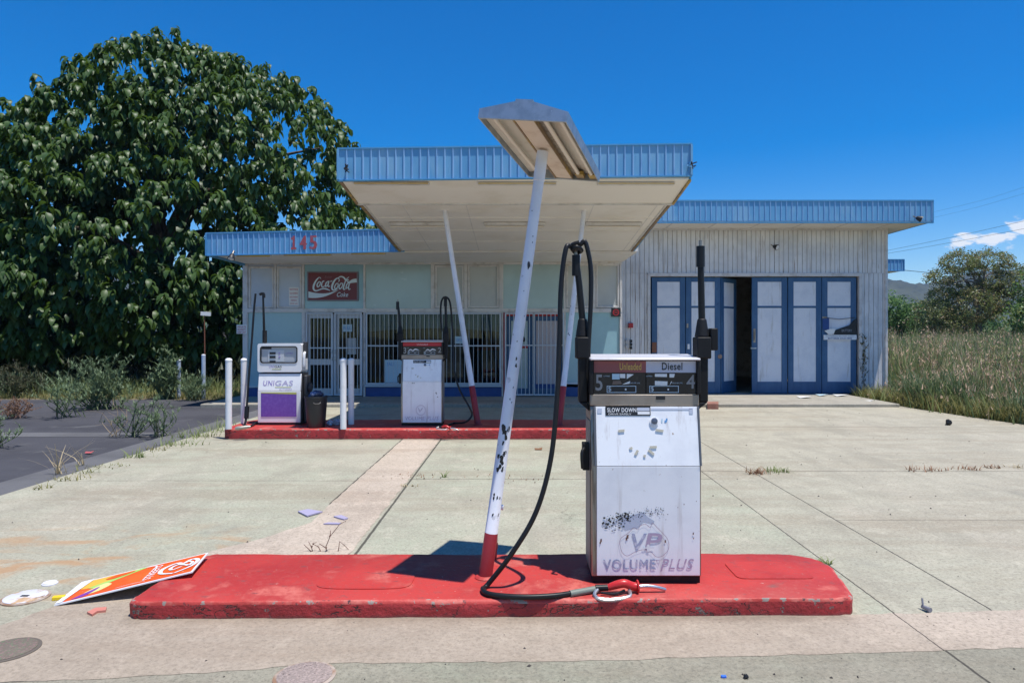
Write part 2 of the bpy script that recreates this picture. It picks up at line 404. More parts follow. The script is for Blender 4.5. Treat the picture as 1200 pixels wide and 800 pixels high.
    h = mathn(nt, 'SUBTRACT', mathn(nt, 'ADD', mathn(nt, 'MULTIPLY', noise(nt, 70, 7, .75), .6), mathn(nt, 'MULTIPLY', noise(nt, 6, 5), .5)), tot)
    nt.links.new(h, bn.inputs['Height']); nt.links.new(bn.outputs[0], b.inputs['Normal'])
    MATS[name] = m
    return m
m_conc = concrete('forecourt_concrete', (.40, .37, .285), (.35, .372, .272), (.41, .37, .288), slabs=True,
                  joints=[(2.34, .007, None), (2.98, .008, (3.95, 40)), (-1.285, .015, (5.0, 11.5)), (-1.935, .012, (7.0, 11.5))],
                  cross=[(YG(561), .012, (-1.3, 2.34)), (YG(563), .007, (-6, -1.9)), (YG(552), .012, (2.34, 10)), (YG(609), .005, (2.98, 10)), (YG(500), .012, (1, 10))])
m_pale = concrete('pale_trench_concrete', (.51, .425, .335), (.54, .46, .37), (.44, .365, .28), dirty=True, joints=[(2.33, .005, (3.4, 4.3))], stain=False)
m_front = concrete('front_concrete', (.29, .27, .205), (.265, .28, .205), (.30, .26, .20), joints=[(2.34, .01, None)], stain=False)
m_apron = concrete('apron_concrete', (.36, .335, .275), (.34, .325, .265), (.38, .345, .285), joints=[(-4.2, .008, None), (3.0, .01, None)], stain=False)
m_asph = mat('asphalt', (.068, .068, .078), .9, layers=[((.05, .05, .058), .5, .4, .65), ((.11, .11, .115), 1.5, .55, .75), ((.16, .155, .15), 160, .58, .72), ((.02, .02, .022), 240, .6, .7)], bump=(140, .006), spec=.25)
m_asph2 = mat('pale_asphalt', (.13, .13, .135), .9, layers=[((.10, .10, .105), .8, .4, .65), ((.2, .195, .19), 150, .55, .72)], bump=(140, .006), spec=.25)
m_dirt = mat('field_soil', (.16, .13, .075), .95, layers=[((.10, .10, .045), .3, .4, .65), ((.2, .165, .1), 3, .5, .7), ((.07, .06, .04), 20, .55, .7)], bump=(8, .05))

# ================================================================== THE SETTING
def ground_z(x, y):
    t = min(max((x - 10.2) / 3, 0), 1) * min(max((y - 20) / 45, 0), 1)
    return -.03 + 1.05 * t * t * (3 - 2 * t)
xs = sorted(set([-2500, -800, -250, -80, -30, 0, 9, 10.2, 11, 12, 13.2, 15, 20, 30, 45, 60, 80, 120, 250, 600, 1200, 2500]))
ys = [-600, -100, -20, 0, 10, 16, 20, 24, 28, 33, 38, 44, 50, 57, 65, 80, 120, 250, 600, 1200, 2600]
gv = np.array([(x, y, ground_z(x, y)) for y in ys for x in xs], dtype=float)
nx = len(xs)
gq = np.array([(j * nx + i, j * nx + i + 1, (j + 1) * nx + i + 1, (j + 1) * nx + i) for j in range(len(ys) - 1) for i in range(nx - 1)])
np_obj('ground', gv, gq, [m_dirt], kind='structure', label='dry soil of the overgrown field round the forecourt')

APY = 18.6 * K                               # front of the raised apron before the buildings
edge_r = [(G(1300, 512).x, 9.5), (9.9, 13.0), (9.66, 14.5), (9.46, 16.2), (9.38, 18.2)]
fc = [(-5.6, -7), (12, -7), (11.0, 9.5), (10.15, 11.5), (9.9, 13.0), (9.66, 14.5), (9.46, 16.2), (9.38, 18.2), (-5.6, 18.2)]
MB().poly([(x, y, 0) for x, y in fc], m_conc).build('forecourt', kind='structure', label='weathered greenish concrete forecourt with dark joints', origin=(0, 0, 0))
MB().poly([(-45, -7, -.012), (-6.1, -7, -.012), (-6.1, YG(468), -.012), (-45, YG(466), -.012)], m_asph).build('road', kind='structure', label='dark asphalt driveway beside the forecourt', origin=(0, 0, 0))
MB().poly([(-6.12, -7, -.006), (-5.58, -7, -.006), (-5.58, 18.2, -.006), (-6.12, 18.2, -.006)], m_asph2).poly(
    [(-30, YG(511), -.008), (-6.12, YG(511), -.008), (-6.12, YG(506), -.008), (-30, YG(506), -.008)], m_asph2).build('road_edge', kind='structure', label='paler asphalt strip along the concrete edge', origin=(0, 0, 0))
def wob_line(pts, step=.08, amp=.012):
    out = []
    for a, b in zip(pts, pts[1:]):
        a = Vector(a); b = Vector(b); n = max(1, int((b - a).length / step)); t = (b - a).normalized(); nn = Vector((-t.y, t.x, 0))
        for k in range(n):
            q = amp if 0 < k else 0
            out.append(a + (b - a) * (k / n) + nn * (RND.random() - .5) * 2 * q)
    return out
def sheet(name, loop, z, m, label, amp=.012):
    L = wob_line([(*p[:2], 0) for p in loop] + [(*loop[0][:2], 0)], .08, amp)
    MB().poly([(p.x, p.y, z) for p in L], m).build(name, kind='structure', label=label, origin=(0, 0, 0))
g = lambda x, y: tuple(G(x, y)[:2])
sheet('pavement', [(-1.92, YG(514.5)), (-1.30, YG(514.5)), (-1.33, 5.6), (-1.36, 5.0), g(420, 712), g(1000, 720.5), g(1250, 713), g(1250, 757), g(1110, 762), g(1000, 765), g(800, 771), g(620, 776), g(400, 777), g(200, 791), g(-120, 806), g(-160, 765), g(0, 733), g(60, 712), g(130, 685), g(233, 650), g(300, 633), g(365, 612), (-1.92, YG(590))], .004, m_pale,
      'paler concrete trench patch in front of the red island')
MB().poly([(*g(-300, 800), .002), (*g(-120, 806), .002), (*g(200, 790), .002), (*g(400, 776), .002), (*g(620, 775), .002), (*g(800, 770), .002), (*g(1000, 764), .002), (*g(1110, 761), .002), (*g(1250, 756), .002), (*g(1700, 752), .002), (9, -5, .002), (-9, -5, .002)], m_front).build('driveway', kind='structure', label='greenish concrete in front of the pale strip', origin=(0, 0, 0))
SHY = 21 * K; GAY = 22 * K; AZ = .08
ap = [(-7.7, APY), (9.28, APY + .05), (9.3, GAY + 9), (-7.7, GAY + 9)]
MB().prism([(x, y, -.05) for x, y in ap], (0, 0, AZ + .05), m_apron).build('apron', kind='structure', label='raised concrete apron before shop and garage doors', bevel=.02, origin=(0, 0, 0))

# hills: long wooded ridge
m_hill = mat('wooded_hill', (.030, .042, .030), .95, layers=[((.05, .062, .04), .012, .42, .62), ((.012, .02, .016), .035, .5, .68), ((.07, .075, .05), .08, .6, .72)])
hx = np.linspace(-1500, 2600, 320); hy = np.linspace(0, 500, 22)
ridge = 145 + 14 * np.sin(hx / 210 + 1.0) + 9 * np.sin(hx / 83) + 4 * np.sin(hx / 31)
hv = []
for j, yy in enumerate(hy):
    t = j / (len(hy) - 1); prof = math.sin(min(t * 1.15, 1) * PI / 2) if t < .87 else math.cos((t - .87) / .13 * 1.2)
    nz = NPR.normal(0, 1, len(hx)) * (2.2 if j > 2 else 0)
    for i in range(len(hx)): hv.append((hx[i], 1150 + yy + 40 * math.sin(hx[i] / 300), max(ridge[i] * prof + nz[i], 0) - (3 if j == 0 else 0)))
nh = len(hx)
hq = np.array([(j * nh + i, j * nh + i + 1, (j + 1) * nh + i + 1, (j + 1) * nh + i) for j in range(len(hy) - 1) for i in range(nh - 1)])
np_obj('hills', np.array(hv), hq, [m_hill], kind='structure', label='distant wooded blue ridge beyond the field')

# ================================================================== GARAGE
def xg(px): return (px - CX) / F * GAY
def zg(py): return EYE - (py - CY) / F * GAY
def corrugated(mb, x0, x1, z0, z1, y, m, pitch=.14, rib=.028, depth=.016, flat=.1, z0f=None, z1f=None, nrm=-1, back=.01, mg=None):
    """vertical ribbed sheet in the XZ plane; nrm -1 = ribs towards -Y; z0f/z1f give sloping ends"""
    z0f = z0f or (lambda x: z0); z1f = z1f or (lambda x: z1)
    prof = []; x = x0
    while x < x1 - 1e-6:
        for dx, d in ((0, 0), (flat, 0), (flat + .006, depth), (flat + rib + .004, depth), (flat + rib + .01, 0)):
            if x + dx < x1: prof.append((x + dx, d))
        x += pitch
    prof.append((x1, 0))
    for (a, da), (b, db) in zip(prof, prof[1:]):
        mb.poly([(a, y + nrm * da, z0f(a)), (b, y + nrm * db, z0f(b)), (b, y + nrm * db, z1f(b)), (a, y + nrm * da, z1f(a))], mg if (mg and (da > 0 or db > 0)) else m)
    mb.poly([(x1, y - nrm * back, z0f(x1)), (x0, y - nrm * back, z0f(x0)), (x0, y - nrm * back, z1f(x0)), (x1, y - nrm * back, z1f(x1))], m)
GX0, GX1 = xg(729), xg(1038)
DX0, DX1, DZ1 = xg(762), xg(1006), zg(324)
gar = thing('garage_building', 'white corrugated garage with blue fascia and blue folding doors', 'building', ((GX0 + GX1) / 2, GAY, AZ))
GZT = 4.80
w = MB()
corrugated(w, GX0, GX1, zg(320), GZT, GAY, m_clad, .133, .006, .016, .10, nrm=1, back=-.06, mg=m_groove)
corrugated(w, GX0, DX0 - .06, AZ, zg(320.25), GAY + .006, m_clad, .133, .006, .016, .10, nrm=1, back=-.06, mg=m_groove)
corrugated(w, DX1 + .06, GX1, AZ + .12, zg(320.25), GAY + .006, m_clad, .133, .006, .016, .10, nrm=1, back=-.06, mg=m_groove)
w.box(DX1 + .07, GX1 - .005, GAY - .012, GAY + .0, AZ, AZ + .14, m_blue)
yy = GAY + .02                                              # right side wall, ribs towards +X
while yy < GAY + 9:
    w.poly([(GX1, yy, AZ), (GX1, yy + .1, AZ), (GX1, yy + .1, GZT), (GX1, yy, GZT)], m_clad)
    w.poly([(GX1, yy + .1, AZ), (GX1 + .03, yy + .106, AZ), (GX1 + .03, yy + .106, GZT), (GX1, yy + .1, GZT)], m_clad)
    w.poly([(GX1 + .03, yy + .106, AZ), (GX1 + .03, yy + .13, AZ), (GX1 + .03, yy + .13, GZT), (GX1 + .03, yy + .106, GZT)], m_clad)
    w.poly([(GX1 + .03, yy + .13, AZ), (GX1, yy + .136, AZ), (GX1, yy + .136, GZT), (GX1 + .03, yy + .13, GZT)], m_clad)
    yy += .136
w.box(GX0, GX0 + .08, GAY + .03, GAY + 9, AZ, GZT + .3, m_clad)
w.box(GX0, GX1, GAY + 9, GAY + 9.1, AZ, GZT, m_clad)
w.build('wall', gar)
w = MB()                                                    # corner flashing and door surround
w.box(GX1 - .035, GX1 + .04, GAY - .045, GAY + .03, AZ + .1, GZT, m_cream)
w.box(DX0 - .085, DX0, GAY - .05, GAY + .08, AZ, DZ1, m_cream)
w.box(DX1, DX1 + .085, GAY - .05, GAY + .08, AZ, DZ1, m_cream)
w.box(DX0 - .085, DX1 + .085, GAY - .055, GAY + .08, DZ1, DZ1 + .10, m_cream)
w.build('door_frame', gar, bevel=.006)
GFY = 20.7 * K
GRX = (1094 - CX) / F * GFY
zf = lambda py: EYE - (py - CY) / F * GFY
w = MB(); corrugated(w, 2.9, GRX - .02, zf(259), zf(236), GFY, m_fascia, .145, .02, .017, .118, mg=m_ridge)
w.box(2.9, GRX, GFY - .021, GFY + .05, zf(236), zf(235) + .015, m_fasciad)
w.box(2.9, GRX, GFY - .021, GFY + .05, zf(261) - .01, zf(260), m_fasciad)
w.box(GRX - .03, GRX, GFY - .018, GAY + 9.2, zf(260), zf(236), m_fasciad)
w.build('fascia', gar)
w = MB(); w.box(2.9, GRX - .04, GFY + .03, GAY + 9.2, zf(260) + .004, zf(260) + .03, m_soffit)
for q in np.arange(4.2, GRX, 1.2): w.box(q, q + .03, GFY + .03, GAY - .03, zf(260) - .004, zf(260) + .002, m_cream)
w.box(GX0, GX1, GAY - .06, GAY - .035, GZT - .05, zf(260) + .003, m_cream)
w.build('soffit', gar)
MB().box(2.9, GRX - .04, GFY + .06, GAY + 9.2, zf(260) + .05, zf(236) - .05, mat('roof_sheet', (.45, .46, .47), .5)).build('roof', gar)
# folding doors
def leaf(x0, x1, y0, y1, handle=None, poster=False):
    """one blue framed leaf between two plan points, with two white panels"""
    a = V((x0, y0, 0)); b = V((x1, y1, 0)); t = (b - a); Ln = t.length; t = t / Ln; n = V((t.y, -t.x, 0))
    z0, z1 = AZ + .012, DZ1 - .02
    def bx(mb, u0, u1, za, zb, d0, d1, m):
        mb.hexa([a + t * u0 + n * d1 + V((0, 0, za)), a + t * u1 + n * d1 + V((0, 0, za)), a + t * u1 + n * d0 + V((0, 0, za)), a + t * u0 + n * d0 + V((0, 0, za)),
                 a + t * u0 + n * d1 + V((0, 0, zb)), a + t * u1 + n * d1 + V((0, 0, zb)), a + t * u1 + n * d0 + V((0, 0, zb)), a + t * u0 + n * d0 + V((0, 0, zb))], m)
    st = .16 * Ln / .98; zl = z0 + .33; zm = z0 + (z1 - z0) * .735
    f = MB()
    bx(f, 0, st, z0, z1, -.045, 0, m_blue); bx(f, Ln - st, Ln, z0, z1, -.045, 0, m_blue)
    bx(f, st, Ln - st, z0, zl, -.043, -.002, m_blue); bx(f, st, Ln - st, z1 - .13, z1, -.043, -.002, m_blue); bx(f, st, Ln - st, zm, zm + .06, -.043, -.002, m_blue)
    o = f.build('door_leaf', gar, bevel=.006)
    p = MB(); bx(p, st - .01, Ln - st + .01, zl - .01, zm + .01, -.035, -.014, m_panelw); p.build('panel', o)
    p = MB(); bx(p, st - .01, Ln - st + .01, zm + .05, z1 - .12, -.035, -.014, m_panelw); p.build('panel', o)
    h = MB()
    if handle is not None:
        u = .07 if handle < 0 else Ln - .07
        bx(h, u - .03, u + .03, z0 + 1.45, z0 + 1.85, .0, .012, m_steel); bx(h, u - .012, u + .012, z0 + 1.52, z0 + 1.78, .03, .05, m_steel)
        bx(h, u - .012, u + .012, z0 + 1.52, z0 + 1.55, .012, .03, m_steel); bx(h, u - .012, u + .012, z0 + 1.75, z0 + 1.78, .012, .03, m_steel)
        bx(h, u - .12, u + .05, z0 + 1.27, z0 + 1.31, .006, .03, m_galv)
        h.build('handle', o)
    return o
def gx(px): return (px - CX) / F * GAY
leaf(gx(764), gx(803.3), GAY + .02, GAY + .02)
l2 = leaf(gx(804), gx(844.5), GAY + .02, GAY + .02)
e = gx(846); dyy = .72
leaf(e, (863 - CX) / F * (GAY + dyy), GAY + .03, GAY + dyy)
leaf(gx(881.5), gx(923), GAY + .02, GAY + .02, handle=-1)
leaf(gx(924), gx(963), GAY + .02, GAY + .02)
l6 = leaf(gx(963.6), gx(1004), GAY + .02, GAY + .02)
h = MB()                                                     # round patches and latch plates on the left pair of leaves
for px, py, r in ((846, 417.5, .065), (768, 407, .05)): h.lathe((gx(px) - .05, GAY + .02, zg(py)), [(r, 0), (r, .012), (r * .8, .018)], mat('rusty_disc', (.3, .2, .15), .6, .3), 18, (0, -1, 0))
h.box(gx(807) - .03, gx(807) + .03, GAY + .002, GAY + .0195, zg(409), zg(403), m_offwh); h.box(gx(806) - .03, gx(806) + .02, GAY + .002, GAY + .0195, zg(384), zg(379), m_steel)
h.box(gx(765) - .02, gx(767) + .06, GAY - .005, GAY + .0195, zg(413), zg(401), mat('rust_plate', (.22, .09, .05), .7))
h.build('latch_plate', gar, bevel=.003)
# dark garage inside
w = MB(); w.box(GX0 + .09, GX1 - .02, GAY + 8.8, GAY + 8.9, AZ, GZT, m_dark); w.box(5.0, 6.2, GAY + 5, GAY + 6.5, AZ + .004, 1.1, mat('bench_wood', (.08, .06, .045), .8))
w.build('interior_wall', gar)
# torn advertising sign on the last leaf
t = thing('torn_sign', 'torn black and white poster strip on the rightmost blue garage door leaf', 'sign', (gx(984), GAY - .01, zg(400)))
w = MB(); w.box(gx(965), gx(1003.5), GAY - .022, GAY - .004, zg(398), zg(392.3), m_offwh); w.build('board', t)
w = MB(); w.text('BATTERIES SOLD HERE', (gx(970), GAY - .024, zg(397.4)), (1, 0, 0), (0, 0, 1), gx(998) - gx(970), zg(395.2) - zg(397.4), m_bluebase, 0, .02)
w.text('AUTHORISED BATTERY AGENT', (gx(967), GAY - .024, zg(394.6)), (1, 0, 0), (0, 0, 1), gx(1001) - gx(967), zg(393.2) - zg(394.6), mat('grey_ink', (.3, .32, .36), .6)); w.build('lettering', t)
w = MB()
pp = [(975, 392), (978, 387), (986, 384), (995, 381), (1000, 375.5), (1003.4, 373), (1003.4, 392)]
w.prism([(gx(a), GAY - .004, zg(b)) for a, b in pp], (0, -.014, 0), m_ink)
w.text('BATTERY', (gx(986), GAY - .0205, zg(388.6)), (1, 0, 0), (0, 0, 1), gx(998) - gx(986), zg(385.8) - zg(388.6), mat('grey_ink', (.3, .32, .36), .6))
pp = [(966, 387.5), (973, 385), (979, 385.2), (976, 391.5), (971, 391.8)]
w.prism([(gx(a), GAY - .006 - .03 * (k % 2), zg(b)) for k, (a, b) in enumerate(pp)], (0, -.012, 0), m_paper)
w.build('torn_face', t)
w = MB(); w.box(gx(964), gx(971.5), GAY - .006, GAY + .004, zg(386), zg(372), m_bluebase); w.tube([(gx(965), GAY - .012, zg(372)), (gx(983), GAY - .012, zg(374)), (gx(1002), GAY - .012, zg(372))], .008, m_ink, 6)
w.box(gx(963.5), gx(968.5), GAY - .014, GAY - .006, zg(373), zg(370.8), m_steel); w.build('bracket', t)
def cam_light(name, label, c, dirv, cat, dark=True):
    t = thing(name, label, cat, c); c = V(c); d = V(dirv).normalized(); mb = m_ink if dark else m_offwh
    w = MB(); w.lathe(c, [(.03, 0), (.05, .02), (.075, .1), (.085, .13), (.085, .14)], mb, 16, d); w.build('lamp_shade', t)
    w = MB(); w.lathe(c + d * .125, [(.07, 0), (.07, .02), (.03, .03)], m_offwh, 16, d); w.build('lens', t)
    w = MB(); w.tube([c - d * .005, c - d * .06 + V((0, .02, .02)), c + V((0, .10, .04))], .014, m_steel, 8); w.build('bracket', t)
    return t
cam_light('floodlight', 'small black twin floodlight on corrugated wall above garage doors', (gx(904), GAY - .14, zg(289)), (.5, -.6, -.35), 'lamp')
t2 = cam_light('spotlight', 'small black and white spotlight at right corner of garage fascia', ((1070 - CX) / F * GFY, GFY - .14, zf(256)), (.75, -.3, -.35), 'lamp')

# ================================================================== SHOP
def xs_(px): return (px - CX) / F * SHY
def zs_(py): return EYE - (py - CY) / F * SHY
shop = thing('shop_building', 'low shop with teal panels barred windows and blue fascia numbered 145', 'building', ((xs_(285) + xs_(729)) / 2, SHY, AZ))
SX0, SX1 = xs_(285), xs_(729)
ZT = zs_(303)
fr = MB()
fr.box(SX0, SX1 - .003, SHY - .03, SHY + .06, zs_(310), ZT, m_cream)
fr.box(SX0 + .0, SX1 - .003, SHY - .045, SHY + .06, zs_(366), zs_(361.5), m_cream)
for a, b in ((285, 291), (426, 428.5), (588, 590), (660.5, 663), (726, 729)):
    fr.box(xs_(a), xs_(b) - .004, SHY - .04, SHY + .06, AZ, zs_(310) - .002, m_cream)
for a, b in ((321.5, 324), (354, 357), (505, 509.5), (544, 548), (585, 588), (693, 698)):
    fr.box(xs_(a), xs_(b), SHY - .036, SHY + .05, zs_(361.5) + .002, zs_(310) - .002, m_cream)
fr.box(xs_(354), xs_(358), SHY - .036, SHY + .05, AZ, zs_(366) - .002, m_cream)
fr.box(xs_(428.5), xs_(588), SHY - .07, SHY + .06, zs_(453), zs_(450.5), m_bars)
fr.box(xs_(291), xs_(354), SHY - .03, SHY + .06, zs_(454), zs_(452), m_cream)
fr.box(xs_(663), xs_(726), SHY - .03, SHY + .06, zs_(450), zs_(448), m_bars)
# upper casement frames
for a, b, c, d in ((291, 321.5, 312, 361.5), (324, 354, 312, 361.5), (509.5, 544, 310.5, 361), (548, 585, 310, 361), (663, 693, 309, 361), (698, 726, 309, 361)):
    x0, x1, z0, z1 = xs_(a) + .01, xs_(b) - .01, zs_(d) + .01, zs_(c) - .01; wd = .05
    fr.box(x0, x0 + wd, SHY - .025, SHY + .02, z0, z1, m_cream); fr.box(x1 - wd, x1, SHY - .025, SHY + .02, z0, z1, m_cream)
    fr.box(x0 + wd, x1 - wd, SHY - .025, SHY + .02, z0, z0 + wd, m_cream); fr.box(x0 + wd, x1 - wd, SHY - .025, SHY + .02, z1 - wd, z1, m_cream)
fr.box(SX0, SX0 + .12, SHY + .06, SHY + 7, AZ, ZT, m_cream); fr.box(SX0, SX1 - .01, SHY + 7, SHY + 7.1, AZ, ZT, m_cream)
fr.build('wall', shop, bevel=.005)
def panel(a, b, c, d, m, lab=None):
    w = MB(); w.box(xs_(a), xs_(b), SHY + .012, SHY + .04, zs_(d), zs_(c), m); return w.build('wall_panel', shop, label=lab)
panel(290, 322.2, 310, 362, m_palebl); panel(323.2, 355, 310, 362, m_palebl)
panel(356, 427, 309.5, 362, m_teal, 'teal panel behind the soft drink sign'); panel(428, 506, 309, 362, m_teal2); panel(508.5, 545, 309, 362, m_greybl); panel(547.2, 586, 309, 362, m_greybl)
panel(587, 661.2, 309, 362, m_teal2); panel(662.2, 694, 309, 362, m_greybl); panel(697, 727, 309, 362, m_greybl)
panel(290.5, 355, 365.5, 453, m_teal); panel(662.5, 727, 365.5, 449, m_teal)
w = MB()
for a, b in ((290.5, 354), (428.3, 588.5), (662.8, 726.2)): w.box(xs_(a), xs_(b), SHY + .0, SHY + .05, AZ - .02, zs_(453.5), m_bluebase)
w.build('plinth', shop)
# glass
def glass_mat():
    m, nt, b = new_mat('shop_glass')
    gl = N(nt, 'ShaderNodeBsdfGlossy'); gl.inputs['Roughness'].default_value = .03; gl.inputs['Color'].default_value = (.8, .9, .95, 1)
    tr = N(nt, 'ShaderNodeBsdfTransparent'); tr.inputs[0].default_value = (.5, .57, .58, 1)
    lw = N(nt, 'ShaderNodeLayerWeight'); lw.inputs[0].default_value = .25
    f = mathn(nt, 'MULTIPLY_ADD', lw.outputs['Fresnel'], .25, .022, clamp=True)
    mx = N(nt, 'ShaderNodeMixShader'); nt.links.new(f, mx.inputs[0]); nt.links.new(tr.outputs[0], mx.inputs[1]); nt.links.new(gl.outputs[0], mx.inputs[2])
    nt.links.new(mx.outputs[0], nt.nodes['Material Output'].inputs[0]); MATS['shop_glass'] = m
    return m
m_glass = glass_mat()
def grille(x0, x1, z0, z1, y, n, frame=True, mid=None, m=m_bars, r=.0105):
    w = MB()
    if frame:
        for a in (x0, x1): w.box(a - .02, a + .02, y - .02, y + .02, z0, z1, m)
        for b in (z0, z1): w.box(x0 - .02, x1 + .02, y - .021, y + .021, b - .02, b + .02, m)
    for k in range(1, n):
        x = x0 + (x1 - x0) * k / n; w.tube([(x, y, z0), (x, y, z1)], r, m, 6, cap=False)
    for b in (mid or []): w.box(x0, x1, y - .014, y + .014, b - .016, b + .016, m)
    return w
# big barred window
wx0, wx1, wz0, wz1 = xs_(428.5), xs_(588), zs_(450.5), zs_(366)
w = MB()
for a, b in ((wx0, wx0 + .05), (wx1 - .05, wx1)): w.box(a, b, SHY - .02, SHY + .05, wz0, wz1, m_cream)
w.box(wx0 + .05, wx1 - .05, SHY - .02, SHY + .05, wz0, wz0 + .05, m_cream); w.box(wx0 + .05, wx1 - .05, SHY - .02, SHY + .05, wz1 - .05, wz1, m_cream)
win = w.build('window', shop, bevel=.004)
MB().box(wx0 + .04, wx1 - .04, SHY + .02, SHY + .03, wz0 + .04, wz1 - .04, m_glass).build('pane', win)
grille(wx0 + .04, wx1 - .04, wz0 + .03, wz1 - .03, SHY - .075, 30, mid=[zs_(405)], r=.0072).build('security_grille', win)
w = MB(); band_x = [(wx0 + .08 + (wx1 - wx0 - .16) * k / 20) for k in range(21)]; m_reflband = mat('blue_reflection_band', (.42, .56, .70), .8, layers=[((.32, .45, .58), 3, .4, .7, (8, 1, .3))])  # added strip: the canopy's reflection in the glass put into its colour
for a, b in zip(band_x, band_x[1:]):
    za, zb = (zs_(388.5 - 4.0 * math.sin(PI * (q - band_x[0]) / (band_x[-1] - band_x[0]))) for q in (a, b)); yo = SHY + .12 + .015 * (band_x.index(a) % 2); y2 = SHY + .12 + .015 * (band_x.index(b) % 2)
    w.hexa([(a, yo, za), (b, y2, zb), (b, y2 + .01, zb), (a, yo + .01, za), (a, yo, wz1 - .03), (b, y2, wz1 - .03), (b, y2 + .01, wz1 - .03), (a, yo + .01, wz1 - .03)], m_reflband)
w.build('reflection_strip', win)
# left double door
def door_leaf_(x0, x1, z0, z1, mframe, midz, name='door', pane=m_glass, y=SHY + .03, st=.09):
    w = MB()
    w.box(x0, x0 + st, y - .02, y + .025, z0, z1, mframe); w.box(x1 - st, x1, y - .02, y + .025, z0, z1, mframe)
    w.box(x0 + st, x1 - st, y - .02, y + .025, z0, z0 + .2, mframe); w.box(x0 + st, x1 - st, y - .02, y + .025, z1 - .12, z1, mframe)
    if midz: w.box(x0 + st, x1 - st, y - .018, y + .023, midz - .08, midz + .08, mframe)
    o = w.build(name, shop, bevel=.004)
    MB().box(x0 + st - .01, x1 - st + .01, y - .002, y + .006, z0 + .19, z1 - .11, pane).build('pane', o)
    return o
dz0, dz1 = AZ + .02, zs_(366)
m_alu = mat('pale_aluminium', (.52, .53, .56), .4, .5)
for a, b in ((358.5, 391.5), (391.9, 425.5)):
    o = door_leaf_(xs_(a) + .02, xs_(b) - .004, dz0, dz1 - .04, m_alu, zs_(424))
    grille(xs_(a) + .04, xs_(b) - .03, dz0 + .03, dz1 - .03, SHY - .08, 7, mid=[zs_(407.5)], r=.010).build('security_grille', o)
    h = MB()
    for zz in (zs_(412), zs_(420)): h.box(xs_(391) - .05 if a < 370 else xs_(392.5), xs_(391) if a < 370 else xs_(392.5) + .05, SHY - .12, SHY - .095, zz - .05, zz + .05, m_galv)
    h.build('latch', o, bevel=.004)
# right double door: blue framed glass leaf and a leaf with a pinkish blind
w = MB(); 
for a, b in ((590, 593), (659.8, 661.5)): w.box(xs_(a), xs_(b), SHY - .03, SHY + .02, dz0, dz1 - .1, m_red2)
w.box(xs_(590), xs_(661.5), SHY - .032, SHY + .018, dz1 - .1, dz1 - .003, m_red2); w.build('door_frame', shop)
o = door_leaf_(xs_(593.5), xs_(624), dz0, dz1 - .11, m_blue, None, pane=m_teal2, st=.13)
grille(xs_(592.5), xs_(625), dz0 + .03, dz1 - .03, SHY - .085, 7, mid=[zs_(404.5)]).build('security_grille', o)
w = MB(); w.box(xs_(606), xs_(621), SHY + .016, SHY + .026, zs_(408), zs_(405), m_red2); w.prism([(xs_(a), SHY + .018, zs_(b)) for a, b in ((612, 400), (612.5, 396), (614, 394), (615, 396), (616.3, 396), (615.5, 399), (614.8, 400.5))], (0, .006, 0), m_ink); w.build('sticker', o)
o = door_leaf_(xs_(626), xs_(659), dz0, dz1 - .11, m_blue, None, pane=mat('pinkish_blind', (.50, .45, .46), .7, layers=[((.44, .39, .4), 3, .4, .7, (8, 1, .2))]), st=.05)
grille(xs_(626), xs_(660), dz0 + .03, dz1 - .03, SHY - .085, 7, mid=[zs_(404.5)]).build('security_grille', o)
w = MB(); w.box(xs_(626.5), xs_(659), SHY + .004, SHY + .009, dz0 + .2, dz0 + .32, m_bluebase); w.build('kick_plate', o)
# shop inside: dark room, counter, shelves
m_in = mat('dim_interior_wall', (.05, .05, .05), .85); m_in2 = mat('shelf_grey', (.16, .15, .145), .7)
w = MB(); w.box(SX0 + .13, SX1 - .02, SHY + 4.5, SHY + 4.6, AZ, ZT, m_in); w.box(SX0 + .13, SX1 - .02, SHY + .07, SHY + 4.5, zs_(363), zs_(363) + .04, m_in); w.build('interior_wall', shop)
w = MB()
w.box(xs_(436), xs_(470), SHY + 1.2, SHY + 1.6, AZ, 1.5, mat('dark_counter', (.05, .035, .03), .6)); w.box(xs_(520), xs_(548), SHY + 1.6, SHY + 2.0, AZ, 2.0, m_in2); w.box(xs_(556), xs_(582), SHY + 1.0, SHY + 1.5, AZ, 1.32, m_in2); w.box(xs_(556), xs_(582), SHY + .99, SHY + 1.0, 1.32, 1.5, m_red2)
w.build('counter', shop)
def sheet_on(name, label, cat, px0, px1, py0, py1, y, m, txt=(), slab=.006, mt=None):
    t = thing(name, label, cat, (xs_((px0 + px1) / 2), y, zs_(py1)))
    MB().box(xs_(px0), xs_(px1), y - slab, y, zs_(py1), zs_(py0), m).build('sheet', t)
    if txt:
        w = MB()
        for s, a, b, c, d in txt: w.text(s, (xs_(a), y - slab - .003, zs_(d)), (1, 0, 0), (0, 0, 1), xs_(b) - xs_(a), zs_(c) - zs_(d), mt or m_ink, 0, .01)
        w.build('lettering', t)
    return t
m_redink = mat('red_ink', (.5, .06, .08), .6)
sheet_on('poster', 'pale blue poster leaning low inside the barred shop window', 'poster', 451, 471, 421.5, 448, SHY + .018, m_paperb, [('SALE', 453.5, 462, 424.5, 428.5)], mt=mat('blue_ink', (.1, .3, .6), .5))
sheet_on('window_notice', 'small white notice high on barred shop window beside leaning post', 'notice', 533, 543.5, 394, 402.5, SHY + .018, m_paperb, [('OPEN', 534.5, 542, 396.5, 400)], mt=mat('blue_ink', (.1, .3, .6), .5))
sheet_on('door_notice', 'small blue notice on right leaf of the barred shop door', 'notice', 401, 412.5, 380, 388.5, SHY + .008, m_paperb, [('PULL', 402.5, 411, 382.5, 386)], mt=mat('blue_ink', (.1, .3, .6), .5))
